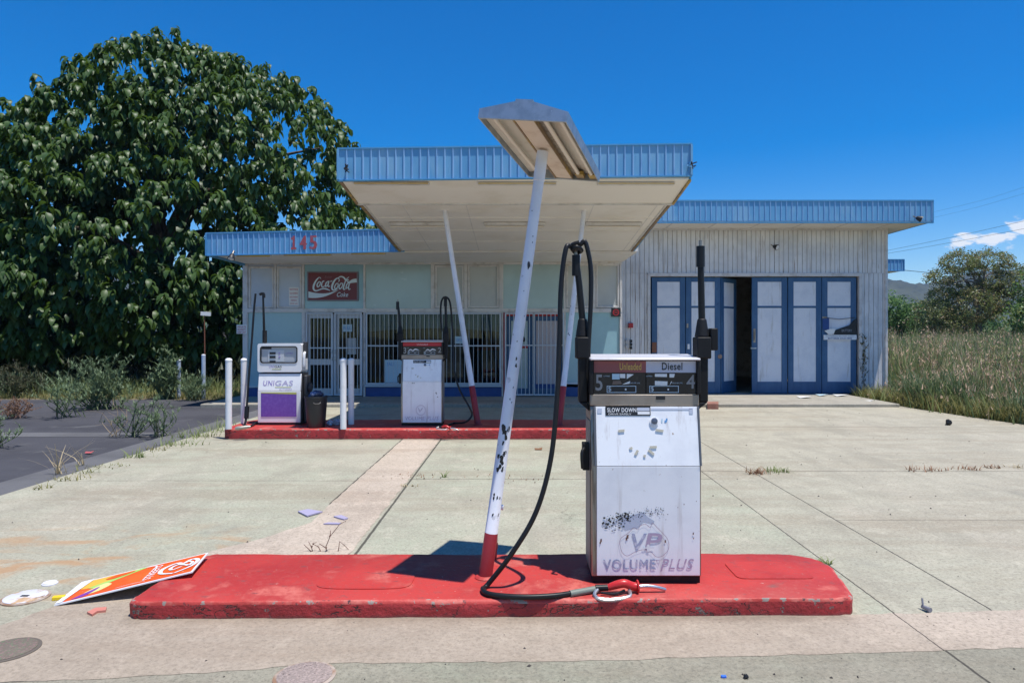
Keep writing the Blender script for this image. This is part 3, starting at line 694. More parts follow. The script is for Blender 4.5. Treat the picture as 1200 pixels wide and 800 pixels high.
sheet_on('paper_sheet', 'plain white sheet of paper taped inside barred shop door', 'notice', 407, 417.5, 396, 415, SHY + .008, mat('dull_paper', (.42, .44, .45), .7))
t = sheet_on('price_list', 'white notice with red print on upper left shop panel', 'notice', 338.5, 350, 336.5, 358, SHY + .01, m_paper, [('NOTICE', 339.5, 349, 338, 340.3), ('CLOSED', 339.5, 349, 342.4, 344.5), ('until further', 339.5, 349, 346.8, 348.8), ('notice', 341, 347.5, 350.6, 352.6), ('thank you', 340, 348.5, 354.6, 356.6)], mt=m_redink)
t = thing('wall_sign', 'small white sign with red print on left edge of the shop', 'sign', (xs_(285), SHY - .1, zs_(391)))
MB().box(xs_(278.3), xs_(290.5), SHY - .065, SHY - .05, zs_(391), zs_(380.5), m_paper).build('board', t, bevel=.002)
w = MB()
for k, s in enumerate(('PRIVATE', 'PROPERTY', 'KEEP OUT')):
    w.text(s, (xs_(279.6), SHY - .068, zs_(384.2 + 3 * k)), (1, 0, 0), (0, 0, 1), xs_(289.4) - xs_(279.6), zs_(382) - zs_(384.2), m_redink, 0, .02)
w.build('lettering', t)
t = thing('no_smoking_sign', 'small black sign with red ring on teal panel beside garage', 'sign', (xs_(721.5), SHY, zs_(371)))
MB().box(xs_(716), xs_(727), SHY - .052, SHY - .042, zs_(371), zs_(361), m_ink).build('board', t)
w = MB(); c = V((xs_(721.5), SHY - .055, zs_(366)))
for k in range(24):
    a0, a1 = 2 * PI * k / 24, 2 * PI * (k + 1) / 24
    w.poly([c + V((math.cos(q) * r, 0, math.sin(q) * r)) for q, r in ((a0, .088), (a1, .088), (a1, .062), (a0, .062))], m_red2)
w.poly([c + V(p) for p in ((-.05, -.001, -.012), (.05, -.001, -.012), (.05, -.001, .012), (-.05, -.001, .012))], m_red2); w.build('emblem', t)
t = thing('switch_box', 'small red box with switches on corrugated wall beside shop', 'switch', (gx(737), GAY - .02, zg(420)))
MB().box(gx(736), gx(741.5), GAY - .09, GAY - .001, zg(384), zg(378.5), m_red2).build('box', t, bevel=.004)
w = MB()
for a, b in ((733, 398), (738, 398), (738, 402), (738, 406), (733, 404)): MB().box(gx(a), gx(a + 2.6), GAY - .06, GAY - .001, zg(b + 3), zg(b), m_cream if a < 735 else m_ink).build('switch', t, bevel=.003)
t = thing('siren', 'small white alarm siren with red lamp above shop window', 'alarm', (xs_(502), SHY - .1, zs_(308)))
MB().box(xs_(498), xs_(505.5), SHY - .14, SHY - .03, zs_(308.5), zs_(303.5), m_offwh).build('box', t, bevel=.01)
MB().lathe((xs_(502), SHY - .085, zs_(303.5)), [(.05, 0), (.05, .05), (.03, .08)], m_red2, 12).build('lamp', t)
# soft-drink sign (flat enamel board hung on the teal panel)
t = thing('drink_sign', 'dark red soft drink sign reading Coca-Cola above barred shop door', 'sign', (xs_(391), SHY, zs_(352)))
sx0, sx1, sz0, sz1 = xs_(362), xs_(418.8), zs_(351.3), zs_(319.8)
MB().box(sx0, sx1, SHY - .05, SHY + .01, sz0, sz1, mat('maroon_enamel', (.15, .009, .011), .3)).build('board', t)
w = MB()
for a in ((sx0 - .03, sx0, sz0 - .03, sz1 + .03), (sx1, sx1 + .03, sz0 - .03, sz1 + .03), (sx0, sx1, sz0 - .03, sz0), (sx0, sx1, sz1, sz1 + .03)): w.box(a[0], a[1], SHY - .06, SHY + .01, a[2], a[3], mat('sign_frame', (.2, .17, .2), .5))
w.build('frame', t)
m_swh = mat('sign_white', (.62, .72, .76), .4)
w = MB(); lay = [0]
def sf(dx=0):
    lay[0] += 1; y = SHY - .053 - .0008 * lay[0]
    return lambda a, b: V((sx0 + (a - 205) / 805 * (sx1 - sx0), y, sz1 - (b - 180) / 420 * (sz1 - sz0)))
fr_ = sf(); top = catmull([(206, 470, 0), (330, 495, 0), (450, 502, 0), (560, 490, 0), (700, 448, 0)], 5); bot = catmull([(206, 570, 0), (330, 572, 0), (450, 556, 0), (560, 520, 0), (700, 452, 0)], 5)
for k in range(len(top) - 1): w.poly([fr_(*bot[k][:2]), fr_(*bot[k + 1][:2]), fr_(*top[k + 1][:2]), fr_(*top[k][:2])], m_swh)
for pts, wd in (([(415, 272), (385, 252), (335, 300), (298, 370), (292, 430), (325, 460), (380, 448), (440, 428), (505, 432), (565, 458)], [8, 12, 24, 32, 30, 22, 18, 20, 24, 8]),
                ([(380, 318), (352, 365), (362, 402), (395, 375), (405, 330), (380, 318)], [14, 22, 18, 14, 18, 12]),
                ([(470, 308), (440, 320), (425, 370), (438, 402), (478, 385)], [16, 16, 22, 18, 10]),
                ([(535, 312), (500, 340), (490, 392), (525, 372), (548, 308)], [12, 20, 22, 12, 18]), ([(548, 308), (532, 372), (542, 398), (566, 380)], [20, 22, 16, 8]),
                ([(572, 318), (602, 305)], [14, 12]),
                ([(700, 320), (720, 300), (700, 262), (650, 290), (610, 355), (597, 420), (628, 452), (690, 430)], [8, 12, 14, 26, 32, 30, 22, 10]),
                ([(690, 268), (740, 240), (790, 252), (822, 285), (880, 292)], [8, 18, 24, 26, 10]),
                ([(672, 345), (642, 398), (655, 432), (692, 400), (700, 352), (672, 345)], [14, 20, 18, 14, 16, 12]),
                ([(745, 342), (715, 395), (728, 432), (765, 398), (772, 350), (745, 342)], [14, 20, 18, 14, 16, 12]),
                ([(880, 245), (840, 280), (805, 350), (788, 420), (800, 442), (822, 430)], [8, 14, 22, 26, 18, 8]),
                ([(880, 338), (845, 360), (832, 420), (862, 405), (892, 335)], [12, 18, 22, 12, 18]), ([(892, 335), (872, 405), (882, 442), (905, 425)], [18, 22, 16, 8]),
                ([(835, 300), (880, 330), (940, 310), (1010, 300)], [6, 30, 54, 62])):
    w.ribbon(pts, wd, m_swh, sf())
f1 = sf(); q0, q1 = f1(680, 555), f1(868, 482); w.text('Coke', q0, (1, 0, 0), (0, 0, 1), q1.x - q0.x, q1.z - q0.z, m_swh, .35, .02)
q0, q1 = f1(478, 272), f1(602, 228); w.text('Enjoy', q0, (1, 0, 0), (0, 0, 1), q1.x - q0.x, q1.z - q0.z, mat('faded_print', (.25, .12, .14), .5), .3)
w.build('lettering', t)
# eave of the shop
EY = 18.4 * K
EX0 = (242 - CX) / F * EY
ze0 = lambda x: 3.665 + (x - EX0) / 4.7 * .10
ze1 = lambda x: ze0(x) + .505
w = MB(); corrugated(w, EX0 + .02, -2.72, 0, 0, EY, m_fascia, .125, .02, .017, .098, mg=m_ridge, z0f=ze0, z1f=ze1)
def slopebar(mb, x0, x1, y0, y1, za, zb, m):
    mb.hexa([(x0, y0, za(x0)), (x1, y0, za(x1)), (x1, y1, za(x1)), (x0, y1, za(x0)), (x0, y0, zb(x0)), (x1, y0, zb(x1)), (x1, y1, zb(x1)), (x0, y1, zb(x0))], m)
slopebar(w, EX0, -2.72, EY - .021, EY + .05, lambda x: ze1(x), lambda x: ze1(x) + .03, m_fasciad); slopebar(w, EX0, -2.72, EY - .021, EY + .05, lambda x: ze0(x) - .025, ze0, m_fasciad)
slopebar(w, EX0 - .02, EX0 + .02, EY - .035, SHY + 7, lambda x: ze0(x) - .02, lambda x: ze1(x) + .02, m_fasciad)
fa = w.build('fascia', shop)
w = MB(); zz = lambda x: ze0(x) + .1
for k, (s, a, b) in enumerate((('1', 341.5, 347.5), ('4', 351.5, 360), ('5', 363, 372))):
    x0, x1 = ((q - CX) / F * EY for q in (a, b)); zb = EYE - (292.5 - CY - .3 * k) / F * EY
    mn = mat('faded_red_numeral', (.42, .08, .09), .6, layers=[((.3, .12, .2), 9, .5, .7)]); yq = EY - .026; ww = x1 - x0
    if s == '1':
        for a0, a1, c0, c1 in ((.32, .70, .055, .325), (.0, 1, .0, .052), (.0, .30, .235, .285)): w.poly([(x0 + ww * a0, yq, zb + c0), (x0 + ww * a1, yq, zb + c0), (x0 + ww * a1, yq, zb + c1), (x0 + ww * a0, yq, zb + c1)], mn)
    else:
        for dx_, dy_ in ((0, 0), (.018, -.0007), (.034, -.0014)): w.text(s, (x0 + dx_, yq + dy_, zb - .005), (1, 0, .02), (0, 0, 1), ww - .034, .325, mn, 0, 0)
w.build('house_number', fa)
w = MB(); slopebar(w, EX0 + .03, 2.88, EY + .03, SHY - .035, lambda x: 3.76 if x > -2.7 else 3.70, lambda x: 3.84 if x > -2.7 else 3.78, m_soffit)
slopebar(w, EX0 + .03, SX1 - .02, SHY - .032, SHY + 7, lambda x: ZT + .004, lambda x: ZT + .1, m_soffit)
w.build('soffit', shop)
w = MB(); slopebar(w, EX0 + .03, 2.88, EY + .055, SHY + 7, lambda x: ZT + .12, lambda x: ze1(min(x, -2.72)) - .03, mat('roof_sheet', (.45, .46, .47), .5)); w.build('roof', shop)
for a, b in ((278, 318), (333, 389), (412, 452)):
    x0, x1 = ((q - CX) / F * (EY + .12) for q in (a, b)); zb = ze0(x0) + .005
    w = MB(); w.box(x0, x1, EY + .06, EY + .15, zb - .05, zb + .03, m_cream); w.box(x0 + .01, x1 - .01, EY + .056, EY + .0595, zb - .05, zb - .02, m_yellow); w.build('light_batten', shop, bevel=.006)
t = cam_light('security_lamp', 'small lamp hanging under left end of shop fascia', ((273 - CX) / F * (EY - .1), EY - .12, ze0(-6.7) - .0), (-.1, -.4, -.9), 'lamp')

# ================================================================== CANOPY
can = thing('fuel_canopy', 'flat forecourt canopy with blue ribbed fascia on two leaning posts', 'canopy', (0, 12.3 * K, .17))
CFY = 12.3 * K; CMY = 13.74 * K; CBY = EY - .02
CX0, CX1 = (395.5 - CX) / F * CFY, (811 - CX) / F * CFY
tl = lambda x: .038 * x / 2.85
ct1 = lambda x: EYE - (172.5 - CY) / F * CFY + tl(x); ct0 = lambda x: EYE - (208 - CY) / F * CFY + tl(x)
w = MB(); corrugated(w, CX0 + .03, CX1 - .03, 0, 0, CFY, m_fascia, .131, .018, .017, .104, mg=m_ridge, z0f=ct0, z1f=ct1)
slopebar(w, CX0, CX1, CFY - .021, CFY + .05, ct1, lambda x: ct1(x) + .025, m_fasciad); slopebar(w, CX0, CX1, CFY - .021, CFY + .05, lambda x: ct0(x) - .022, ct0, m_fasciad)
slopebar(w, CX0 - .005, CX0 + .03, CFY - .032, CFY + .05, ct0, ct1, m_fascia); slopebar(w, CX1 - .03, CX1 + .005, CFY - .032, CFY + .05, ct0, ct1, m_fascia)
w.build('fascia', can)
def strip(mb, x0, x1, ya, za, yb, zb, th, m):
    mb.hexa([(x0, ya, za), (x1, ya, za), (x1, yb, zb), (x0, yb, zb), (x0, ya, za + th), (x1, ya, za + th), (x1, yb, zb + th), (x0, yb, zb + th)], m)
ZF = ct0(0) - .015; ZM = 4.095; ZB = 3.77
w = MB()                                                    # side fascias
for x0, x1 in ((CX0, CX0 + .03), (CX1 - .03, CX1)):
    w.hexa([(x0, CFY + .052, ZF - .0), (x1, CFY + .052, ZF), (x1, CBY, ZB - .02), (x0, CBY, ZB - .02), (x0, CFY + .052, ct1(x0)), (x1, CFY + .052, ct1(x0)), (x1, CBY, ct1(x0) - .03), (x0, CBY, ct1(x0) - .03)], m_fasciad)
w.build('side_fascia', can)
w = MB()
ys_j = [CFY + .05, CMY, CMY + 1.0, CMY + 2.05, CMY + 3.1, CBY]
def zso(y): return ZF + (ZM - ZF) * (y - CFY) / (CMY - CFY) if y <= CMY else ZM + (ZB - ZM) * (y - CMY) / (CBY - CMY)
for a, b in zip(ys_j, ys_j[1:]):
    ins = .04 if a < CMY - .01 else .13
    strip(w, CX0 + ins, CX1 - ins, a + .006, zso(a), b - .006, zso(b), .03, m_soffit)
strip(w, CX0 + .032, CX1 - .032, CFY + .055, ZF + .09, CBY, ZB + .09, .02, m_dark)
w.build('soffit', can)
w = MB()
for y in ys_j[2:-1]: w.box(CX0 + .14, CX1 - .14, y - .018, y + .018, zso(y) - .008, zso(y) + .004, m_soffit)
w.box(CX0 + .02, CX1 - .02, CMY - .03, CMY + .03, ZM - .03, ZM + .05, m_cream)
for sx in (CX0, CX1):                                       # stepped brown edge trims
    sg = 1 if sx < 0 else -1
    def tr(o0, o1, y0, y1, dz, m):
        x0, x1 = sorted((sx + sg * o0, sx + sg * o1)); strip(w, x0, x1, y0, zso(y0) - dz, y1, zso(y1) - dz, .035, m)
    tr(.0, .035, CFY + .05, CMY, .03, m_bronze); tr(.04, .09, CMY + .03, CBY, .028, m_bronze); tr(.095, .14, CMY + .03, CBY, .012, m_cream)
for x in np.arange(CX0 + .8, CX1, 1.15): strip(w, x, x + .012, CMY + .04, zso(CMY + .04) - .004, CBY, ZB - .004, .006, m_cream)
w.build('trim', can)
MB().hexa([(CX0 + .035, CFY + .055, ct1(0) - .06), (CX1 - .035, CFY + .055, ct1(0) - .06), (CX1 - .035, CBY, ct1(0) - .1), (CX0 + .035, CBY, ct1(0) - .1), (CX0 + .035, CFY + .055, ct1(0) - .04), (CX1 - .035, CFY + .055, ct1(0) - .04), (CX1 - .035, CBY, ct1(0) - .07), (CX0 + .035, CBY, ct1(0) - .07)], mat('roof_sheet', (.45, .46, .47), .5)).build('roof', can)
for a, b, Yb, m in ((456, 522, 15.3 * K, m_lamp), (567, 639, 15.3 * K, m_lamp), (686, 752, 15.3 * K, m_lamp), (415, 503, 12.52 * K, m_yellow), (560, 652, 12.52 * K, m_yellow), (700, 790, 12.52 * K, m_yellow)):
    x0, x1 = ((q - CX) / F * Yb for q in (a, b)); z = zso(Yb)
    w = MB(); w.box(x0, x1, Yb - .06, Yb + .06, z - (.06 if m is m_lamp else .035), z - .004, m_cream)
    if m is not m_lamp: w.box(x0 + .01, x1 - .01, Yb - .063, Yb - .0605, z - .034, z - .018, m_yellow)
    lb = w.build('light_batten', can, bevel=.008)
    if m is m_lamp: MB().tube([(x0 + .03, Yb, z - .078), (x1 - .03, Yb, z - .078)], .017, m_lamp, 8).build('tube', lb)
ZFI = .17
for (bx, by, tx, ty, side) in ((560, 497.5, 521, 238, -1), (655, 498, 684.5, 235, 1)):
    b = G(bx, by, ZFI); Yt = 14.3 * K; tp = P(tx, ty, Yt); tp.z = zso(Yt) + .02
    w = MB(); w.tube([b + (tp - b) * q for q in (0, .085, .171, .172, .5, 1)], [.056, .055, .054, .052, .048, .042], m_whitepost, 14, mats=lambda q: m_redpaint if q < .39 else m_whitepost)
    w.lathe(b + V((0, 0, -.002)), [(.085, 0), (.085, .012), (.06, .02)], m_redpaint, 14)
    w.build('post', can)
# wire ties at the fascia ends
for px, py, m, lab in ((405, 197, m_ink, 'small dark cable end at left end of canopy fascia'), (808, 193, m_fasciad, 'small blue rag tied at right end of canopy fascia')):
    c = P(px, py, CFY - .06); w = MB(); 
    for k in range(7):
        a = c + V((RND.uniform(-.05, .05), -.01, RND.uniform(-.05, .05))); q = c + V((RND.uniform(-.09, .09) + (.05 if px > 600 else 0), RND.uniform(-.06, 0), RND.uniform(-.11, .06)))
        w.tube([c, a, q], [.014, .012, .008], m if k % 3 else m_ink, 6, sm=3)
    w.tube([c, c + V((0, .07, 0))], .012, m_ink, 6)
    w.build('rag' if px > 600 else 'cable_end', label=lab, cat='rag' if px > 600 else 'cable')

# ================================================================== ISLANDS
def island(name, label, loop, h, rad, mt, ms):
    pts = []
    n = len(loop)
    for k in range(n):
        p = V((*loop[k], 0)); a = (V((*loop[k - 1], 0)) - p).normalized(); b = (V((*loop[(k + 1) % n], 0)) - p).normalized(); r = rad[k]
        p0, p1 = p + a * r, p + b * r
        for q in range(9):
            t = q / 8; pts.append((1 - t) ** 2 * p0 + 2 * t * (1 - t) * p + t * t * p1)
    dense = []
    for k in range(len(pts)):
        a, b = pts[k], pts[(k + 1) % len(pts)]; m = max(1, int((b - a).length / .12)); t = (b - a).normalized(); nn = V((t.y, -t.x, 0))
        for q in range(m): dense.append(a + (b - a) * (q / m) + nn * RND.uniform(-.006, .006))
    ct = sum(dense, V()) / len(dense)
    w = MB(); n = len(dense); rings = []
    for ins, z in ((.0, -.02), (.0, h * .5), (-.004, h - .022), (.008, h - .006), (.024, h)):
        ring = []
        for p in dense:
            d = (p - ct).normalized(); ring.append(p - d * ins + V((0, 0, z + (RND.uniform(-.003, .003) if z > 0 else 0))) + d * RND.uniform(-.003, .003))
        rings.append(ring)
    i0 = len(w.v)
    for r in rings: w.v += [tuple(p) for p in r]
    for a in range(len(rings) - 1):
        for k in range(n):
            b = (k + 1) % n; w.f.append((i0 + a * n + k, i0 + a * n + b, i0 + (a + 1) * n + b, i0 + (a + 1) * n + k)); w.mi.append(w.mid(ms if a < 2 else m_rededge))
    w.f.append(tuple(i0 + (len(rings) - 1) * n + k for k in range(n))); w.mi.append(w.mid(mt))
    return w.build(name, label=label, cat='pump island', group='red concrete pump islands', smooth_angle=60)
ZI = .11
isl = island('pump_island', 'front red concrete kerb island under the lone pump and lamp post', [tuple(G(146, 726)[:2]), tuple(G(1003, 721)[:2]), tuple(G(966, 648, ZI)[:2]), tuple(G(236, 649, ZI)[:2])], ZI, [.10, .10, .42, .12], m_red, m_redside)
w = MB()                                                     # patched covers set into the front island
def cover(mb, cx, cy, rx, ry, p, z):
    pts = []
    for k in range(28):
        a = 2 * PI * k / 28; c, s = math.cos(a), math.sin(a)
        pts.append((cx + rx * math.copysign(abs(c) ** p, c), cy + ry * math.copysign(abs(s) ** p, s), z))
    mb.prism([(x, y, z - .01) for x, y, z in pts], (0, 0, .014), m_red)
c = G(900, 668, ZI); cover(w, c.x, c.y, .26, .17, .25, ZI + .001); w.build('cover_plate', isl); w = MB(); c = G(430, 679, ZI); cover(w, c.x, c.y, .31, .17, .45, ZI + .001)
w.build('cover_plate', isl)
YF0, YF1 = YG(514.5), YG(514.5) + 1.3
island('pump_island', 'far red concrete kerb island in front of the shop under the canopy', [((259 - CX) / F * YF0, YF0), (1.75, YF0), (1.75, YF1), ((259 - CX) / F * YF0, YF1)], ZFI, [.2, .2, .3, .3], m_red, m_redside)

# ================================================================== LAMP POLE ON THE FRONT ISLAND
b = G(568.5, 676, ZI)
lp = thing('lamp_pole', 'leaning white lamp pole with red foot and slanting fluorescent head', 'lamp post', b)
hf = V((.02, 4.09, 3.015)); hb = V((.345, 5.2, 2.915)); hd = (hb - hf).normalized(); hl = (hb - hf).length
hu = V((.528, -.154, -.075)).normalized(); hu = (hu - hd * hu.dot(hd)).normalized(); hn = hu.cross(hd).normalized()
tp = hf + (hb - hf) * .45
w = MB(); w.tube([b + V((0, 0, -.01)) + (tp - b) * q for q in (0, .108, .109, .32, .321, .6, .93, .931, 1.0)], [.046, .045, .043, .041, .0405, .038, .035, .039, .039], m_whitepost, 18,
                 mats=lambda q: m_redpaint if q < .12 else m_whitepost)
w.build('pole', lp)
w = MB(); rc = random.Random(12); ax = (tp - b).normalized(); ex = (V((1, 0, 0)) - ax * ax.x).normalized(); ey = ax.cross(ex)
def prad(q): return float(np.interp(q, [0, .107, .108, .32, .321, .6, .93], [.046, .043, .043, .041, .0405, .038, .035])) + .0006
for q0_, sp_, nn, sz in ((.73, .004, 2, .010), (.50, .006, 2, .010), (.345, .022, 13, .012), (.27, .018, 9, .013), (.195, .012, 5, .009), (.15, .01, 3, .008), (.42, .03, 3, .005), (.60, .05, 4, .004), (.85, .04, 3, .004)):
    for k in range(nn):
        qc = q0_ + rc.gauss(0, sp_); an = -PI / 2 + rc.gauss(.15, .45); n_ = 9
        ring = [(sz * rc.uniform(.35, 1.15) * math.cos(2 * PI * j / n_), sz * rc.uniform(.6, 1.9) * math.sin(2 * PI * j / n_)) for j in range(n_)]
        pt = lambda u, v_: b + (tp - b) * (qc + v_ / (tp - b).length) + (ex * math.cos(an + u / prad(qc)) - ey * math.sin(an + u / prad(qc)) * -1) * prad(qc)
        for j in range(n_): w.poly([pt(0, 0), pt(*ring[j]), pt(*ring[(j + 1) % n_])], m_ink)
w.build('paint_chip', lp)
MB().lathe(b + V((0, 0, -.004)), [(.07, 0), (.07, .008), (.055, .02)], m_red, 18).build('base_plate', lp)
hw = .278
def hp(u, d, n): return hf + hu * u + hd * d + hn * n
prof = [(-hw, 0), (hw, 0), (hw, .058), (.055, .112), (.055, .126), (-.055, .126), (-.055, .112), (-hw, .058)]
w = MB()
for d0, d1 in ((-.004, .012), (hl - .012, hl + .004)):
    w.prism([hp(u, d0, n) for u, n in reversed(prof)], hd * (d1 - d0), m_galv)
def hq_(mb, u0, u1, d0, d1, n0, n1, m): mb.hexa([hp(u0, d0, n0), hp(u1, d0, n0), hp(u1, d1, n0), hp(u0, d1, n0), hp(u0, d0, n1), hp(u1, d0, n1), hp(u1, d1, n1), hp(u0, d1, n1)], m)
hq_(w, -hw, -hw + .008, .012, hl - .012, 0, .057, m_galv); hq_(w, hw - .008, hw, .012, hl - .012, 0, .057, m_galv)
for (u0, n0), (u1, n1) in (((-hw, .058), (-.055, .112)), ((.055, .112), (hw, .058))):
    w.hexa([hp(u0, .012, n0), hp(u1, .012, n1), hp(u1, hl - .012, n1), hp(u0, hl - .012, n0), hp(u0, .012, n0 + .008), hp(u1, .012, n1 + .008), hp(u1, hl - .012, n1 + .008), hp(u0, hl - .012, n0 + .008)], m_galv)
hq_(w, -.055, .055, .012, hl - .012, .112, .125, m_galv)
hd_o = w.build('lamp_head', lp)
w = MB()
for u0, u1, n0, n1 in ((-hw + .01, -.06, .035, .075), (.07, hw - .01, .075, .035)):
    w.hexa([hp(u0, .014, n0), hp(u1, .014, n1), hp(u1, hl - .014, n1), hp(u0, hl - .014, n0), hp(u0, .014, n0 + .006), hp(u1, .014, n1 + .006), hp(u1, hl - .014, n1 + .006), hp(u0, hl - .014, n0 + .006)], mat('lamp_reflector', (.62, .58, .50), .45, layers=[((.5, .42, .33), 5, .5, .75)]))
hq_(w, -.05, .072, .014, hl - .014, .006, .03, mat('lamp_spine', (.66, .55, .44), .5, layers=[((.5, .36, .25), 7, .5, .75)]))
hq_(w, .08, .118, .014, hl - .014, .03, .045, m_steel); hq_(w, -.062, -.052, .014, hl - .014, .0, .03, m_bronze)
hq_(w, .074, .079, .014, hl - .014, .0, .03, m_bronze)
w.build('reflector', hd_o)
for u in (-.19, .135, .235):
    MB().tube([hp(u, .03, .02), hp(u, hl - (.12 if u > .1 else .04), .02)], .0145, m_lamp, 10).build('tube', hd_o)
w = MB()
for u in (.14, .24): hq_(w, u - .03, u + .03, hl - .11, hl - .014, .012, .04, m_bronze)
w.build('lamp_holder', hd_o)
# small water pipe beside the pole
q0 = G(579.5, 655, ZI)
wp = thing('standpipe', 'small red and white standpipe with elbow beside the lamp pole', 'pipe', q0)
sc = F / q0.y
w = MB(); q1 = q0 + V((.008, 0, .18)); q2 = q0 + V((.02, 0, .345))
w.tube([q0 + V((0, 0, -.01)), q1], .016, m_redpaint, 12); w.tube([q0 + V((0, 0, .08)), q0 + V((.002, 0, .12))], .024, m_redpaint, 12); w.build('pipe', wp)
w = MB(); w.tube([q1, q2], .0145, m_bollard, 12); w.build('upper_pipe', wp)
w = MB(); w.tube([q2 + V((0, 0, -.03)), q2, q2 + V((.004, 0, .02)), q2 + V((.022, -.002, .032)), q2 + V((.045, -.004, .03))], .0195, m_bollard, 12, sm=4); w.build('elbow', wp)

# ================================================================== PUMPS
def pl(mb, loop, m): mb.poly(loop, m)
def make_pump(o, label, kind):
    """twin-hose dispenser; o = base centre of its front face, local axes = world axes"""
    t = thing('fuel_pump', label, 'fuel pump', o, 'volume dispensers on the islands')
    ox, oy, oz = o
    f = kind == 'near'
    def B(mb, x0, x1, y0, y1, z0, z1, m): mb.box(ox + x0, ox + x1, oy + y0, oy + y1, oz + z0, oz + z1, m)
    hw_ = .358; D = .38
    zA, zB_, zC, zD, zE, zT = .045, .765, 1.150, 1.225, 1.452, 1.485
    yU = .07                                                # how far the upper panel leans back
    w = MB(); B(w, -hw_ + .01, hw_ - .005, .012, D - .02, -.005, zA, m_blackm); w.build('plinth', t)
    w = MB()
    loop = [(.0, zA), (.0, zB_), (yU, zC), (D, zC), (D, zA)]
    w.prism([(ox - hw_, oy + y, oz + z) for y, z in loop], (2 * hw_, 0, 0), m_steel)
    cab = w.build('cabinet', t, bevel=.006)
    w = MB(); B(w, -hw_ - .005, -hw_ - .001, .06, D - .05, .08, 1.05, mat('side_panel_grey', (.2, .19, .18), .5)); w.build('side_panel', t, bevel=.004); w = MB(); B(w, hw_ + .001, hw_ + .005, .06, D - .05, .08, 1.05, MATS['side_panel_grey'])
    w.build('side_panel', t, bevel=.004)
    x0, x1 = -.325, .345
    w = MB(); B(w, x0, x1, -.018, -.001, zA + .012, zB_ - .001, m_white)
    lo = w.build('lower_panel', t, bevel=.0012, label='white lower door panel with worn lettering')
    w = MB(); c = .004
    def up(x, s, d): # point on the leaning upper face
        L = math.hypot(yU, zC - zB_); ey, ez = yU / L, (zC - zB_) / L
        return V((ox + x, oy + ey * s * L + ez * -d, oz + zB_ + ez * s * L + ey * d))
    w.hexa([up(x0, .0, .018), up(x1, .0, .018), up(x1, .0, .001), up(x0, .0, .001), up(x0, .985, .018), up(x1, .985, .018), up(x1, .985, .001), up(x0, .985, .001)], m_white)
    upn = w.build('upper_panel', t, bevel=.0012)
    w = MB()                                                 # dark edge strips of the upper door and a lock
    for xa, xb in ((x0 - .014, x0 - .001), (x1 + .001, x1 + .012)):
        w.hexa([up(xa, .0, .024), up(xb, .0, .024), up(xb, .0, .0), up(xa, .0, .0), up(xa, .99, .024), up(xb, .99, .024), up(xb, .99, .0), up(xa, .99, .0)], mat('edge_strip_grey', (.10, .11, .13), .5))
    w.build('edge_strip', t)
    # head
    w = MB(); B(w, -hw_ - .002, hw_ + .002, yU - .01, D + .005, zC + .002, zD, m_tan); hdn = w.build('head_band', t, bevel=.004)
    w = MB(); B(w, .075, .135, yU - .013, yU - .008, zC + .042, zC + .064, m_ink); w.build('slot', hdn)
    w = MB(); B(w, -hw_ + .004, hw_ - .004, yU + .012, D, zD + .001, zE, m_blackm); hd = w.build('head', t, bevel=.004)
    w = MB(); B(w, -hw_ - .008, -hw_ + .018, yU - .03, D + .006, zD + .002, zE - .002, m_blackm); w.build('head_cheek', t, bevel=.004); w = MB(); B(w, hw_ - .016, hw_ + .008, yU - .03, D + .006, zD + .002, zE - .002, m_blackm); w.build('head_cheek', t, bevel=.004)
    w = MB(); w.hexa([(ox - hw_ - .004, oy + yU - .045, oz + zE + .0), (ox + hw_ + .004, oy + yU - .045, oz + zE), (ox + hw_ + .012, oy + D + .012, oz + zE), (ox - hw_ - .012, oy + D + .012, oz + zE), (ox - hw_ - .004, oy + yU - .045, oz + zE + .014), (ox + hw_ + .004, oy + yU - .045, oz + zE + .014), (ox + hw_ + .012, oy + D + .012, oz + zT), (ox - hw_ - .012, oy + D + .012, oz + zT)], mat('pale_metal_cap', (.66, .66, .68), .4, .3, layers=[((.5, .48, .47), 5, .55, .75)]))
    w.build('top_cap', t, bevel=.006)
    xa, xb, yf = -.335, .340, yU + .0
    hz = zE - .082
    xm = .01
    mh1 = mat('faded_maroon_header', (.27, .075, .075), .45) if f else mat('bright_red_header', (.42, .02, .03), .4)
    mh2 = mat('lilac_grey_header', (.50, .51, .60), .45)
    w = MB()
    if f: B(w, xa, xm, yf - .004, yf + .011, hz, zE - .006, mh1); B(w, xm, xb, yf - .004, yf + .011, hz, zE - .006, mh2)
    else: B(w, xa, xb, yf - .004, yf + .011, hz + .01, zE - .012, mh1)
    hh = w.build('header', t)
    w = MB()
    tx = lambda s, a, b, za, zb, m, y, sh=0, bo=0: w.text(s, (ox + a, oy + y, oz + za), (1, 0, 0), (0, 0, 1), b - a, zb - za, m, sh, bo)
    if f:
        tx('Unleaded', -.165, -.022, hz + .017, hz + .064, mat('yellow_ink', (.62, .40, .10), .5), yf - .007, 0, .015)
        tx('Diesel', .115, .25, hz + .017, hz + .066, m_ink, yf - .007, 0, .02)
    else: tx('Unleaded', -.09, .1, hz + .024, hz + .055, mat('pale_pink_ink', (.7, .42, .42), .5), yf - .007, 0, .02)
    w.build('lettering', hh)
    m_disp = mat('display_black', (.022, .022, .026), .18, layers=[((.06, .055, .055), 14, .55, .75)])
    w = MB(); B(w, xa, xm - .003, yf + .0, yf + .011, zD + .004, hz - .002, m_disp); B(w, xm + .003, xb, yf, yf + .011, zD + .004, hz - .002, m_disp)
    B(w, xa, xb, yf - .002, yf + .011, zD - .002, zD + .0035, m_steel)
    dp = w.build('display', t)
    w = MB(); yd = yf - .003
    tx('5' if f else '3', -.325, -.278, zD + .025, zD + .132, mat('grey_numeral', (.30, .29, .29), .5), yd, 0, .02)
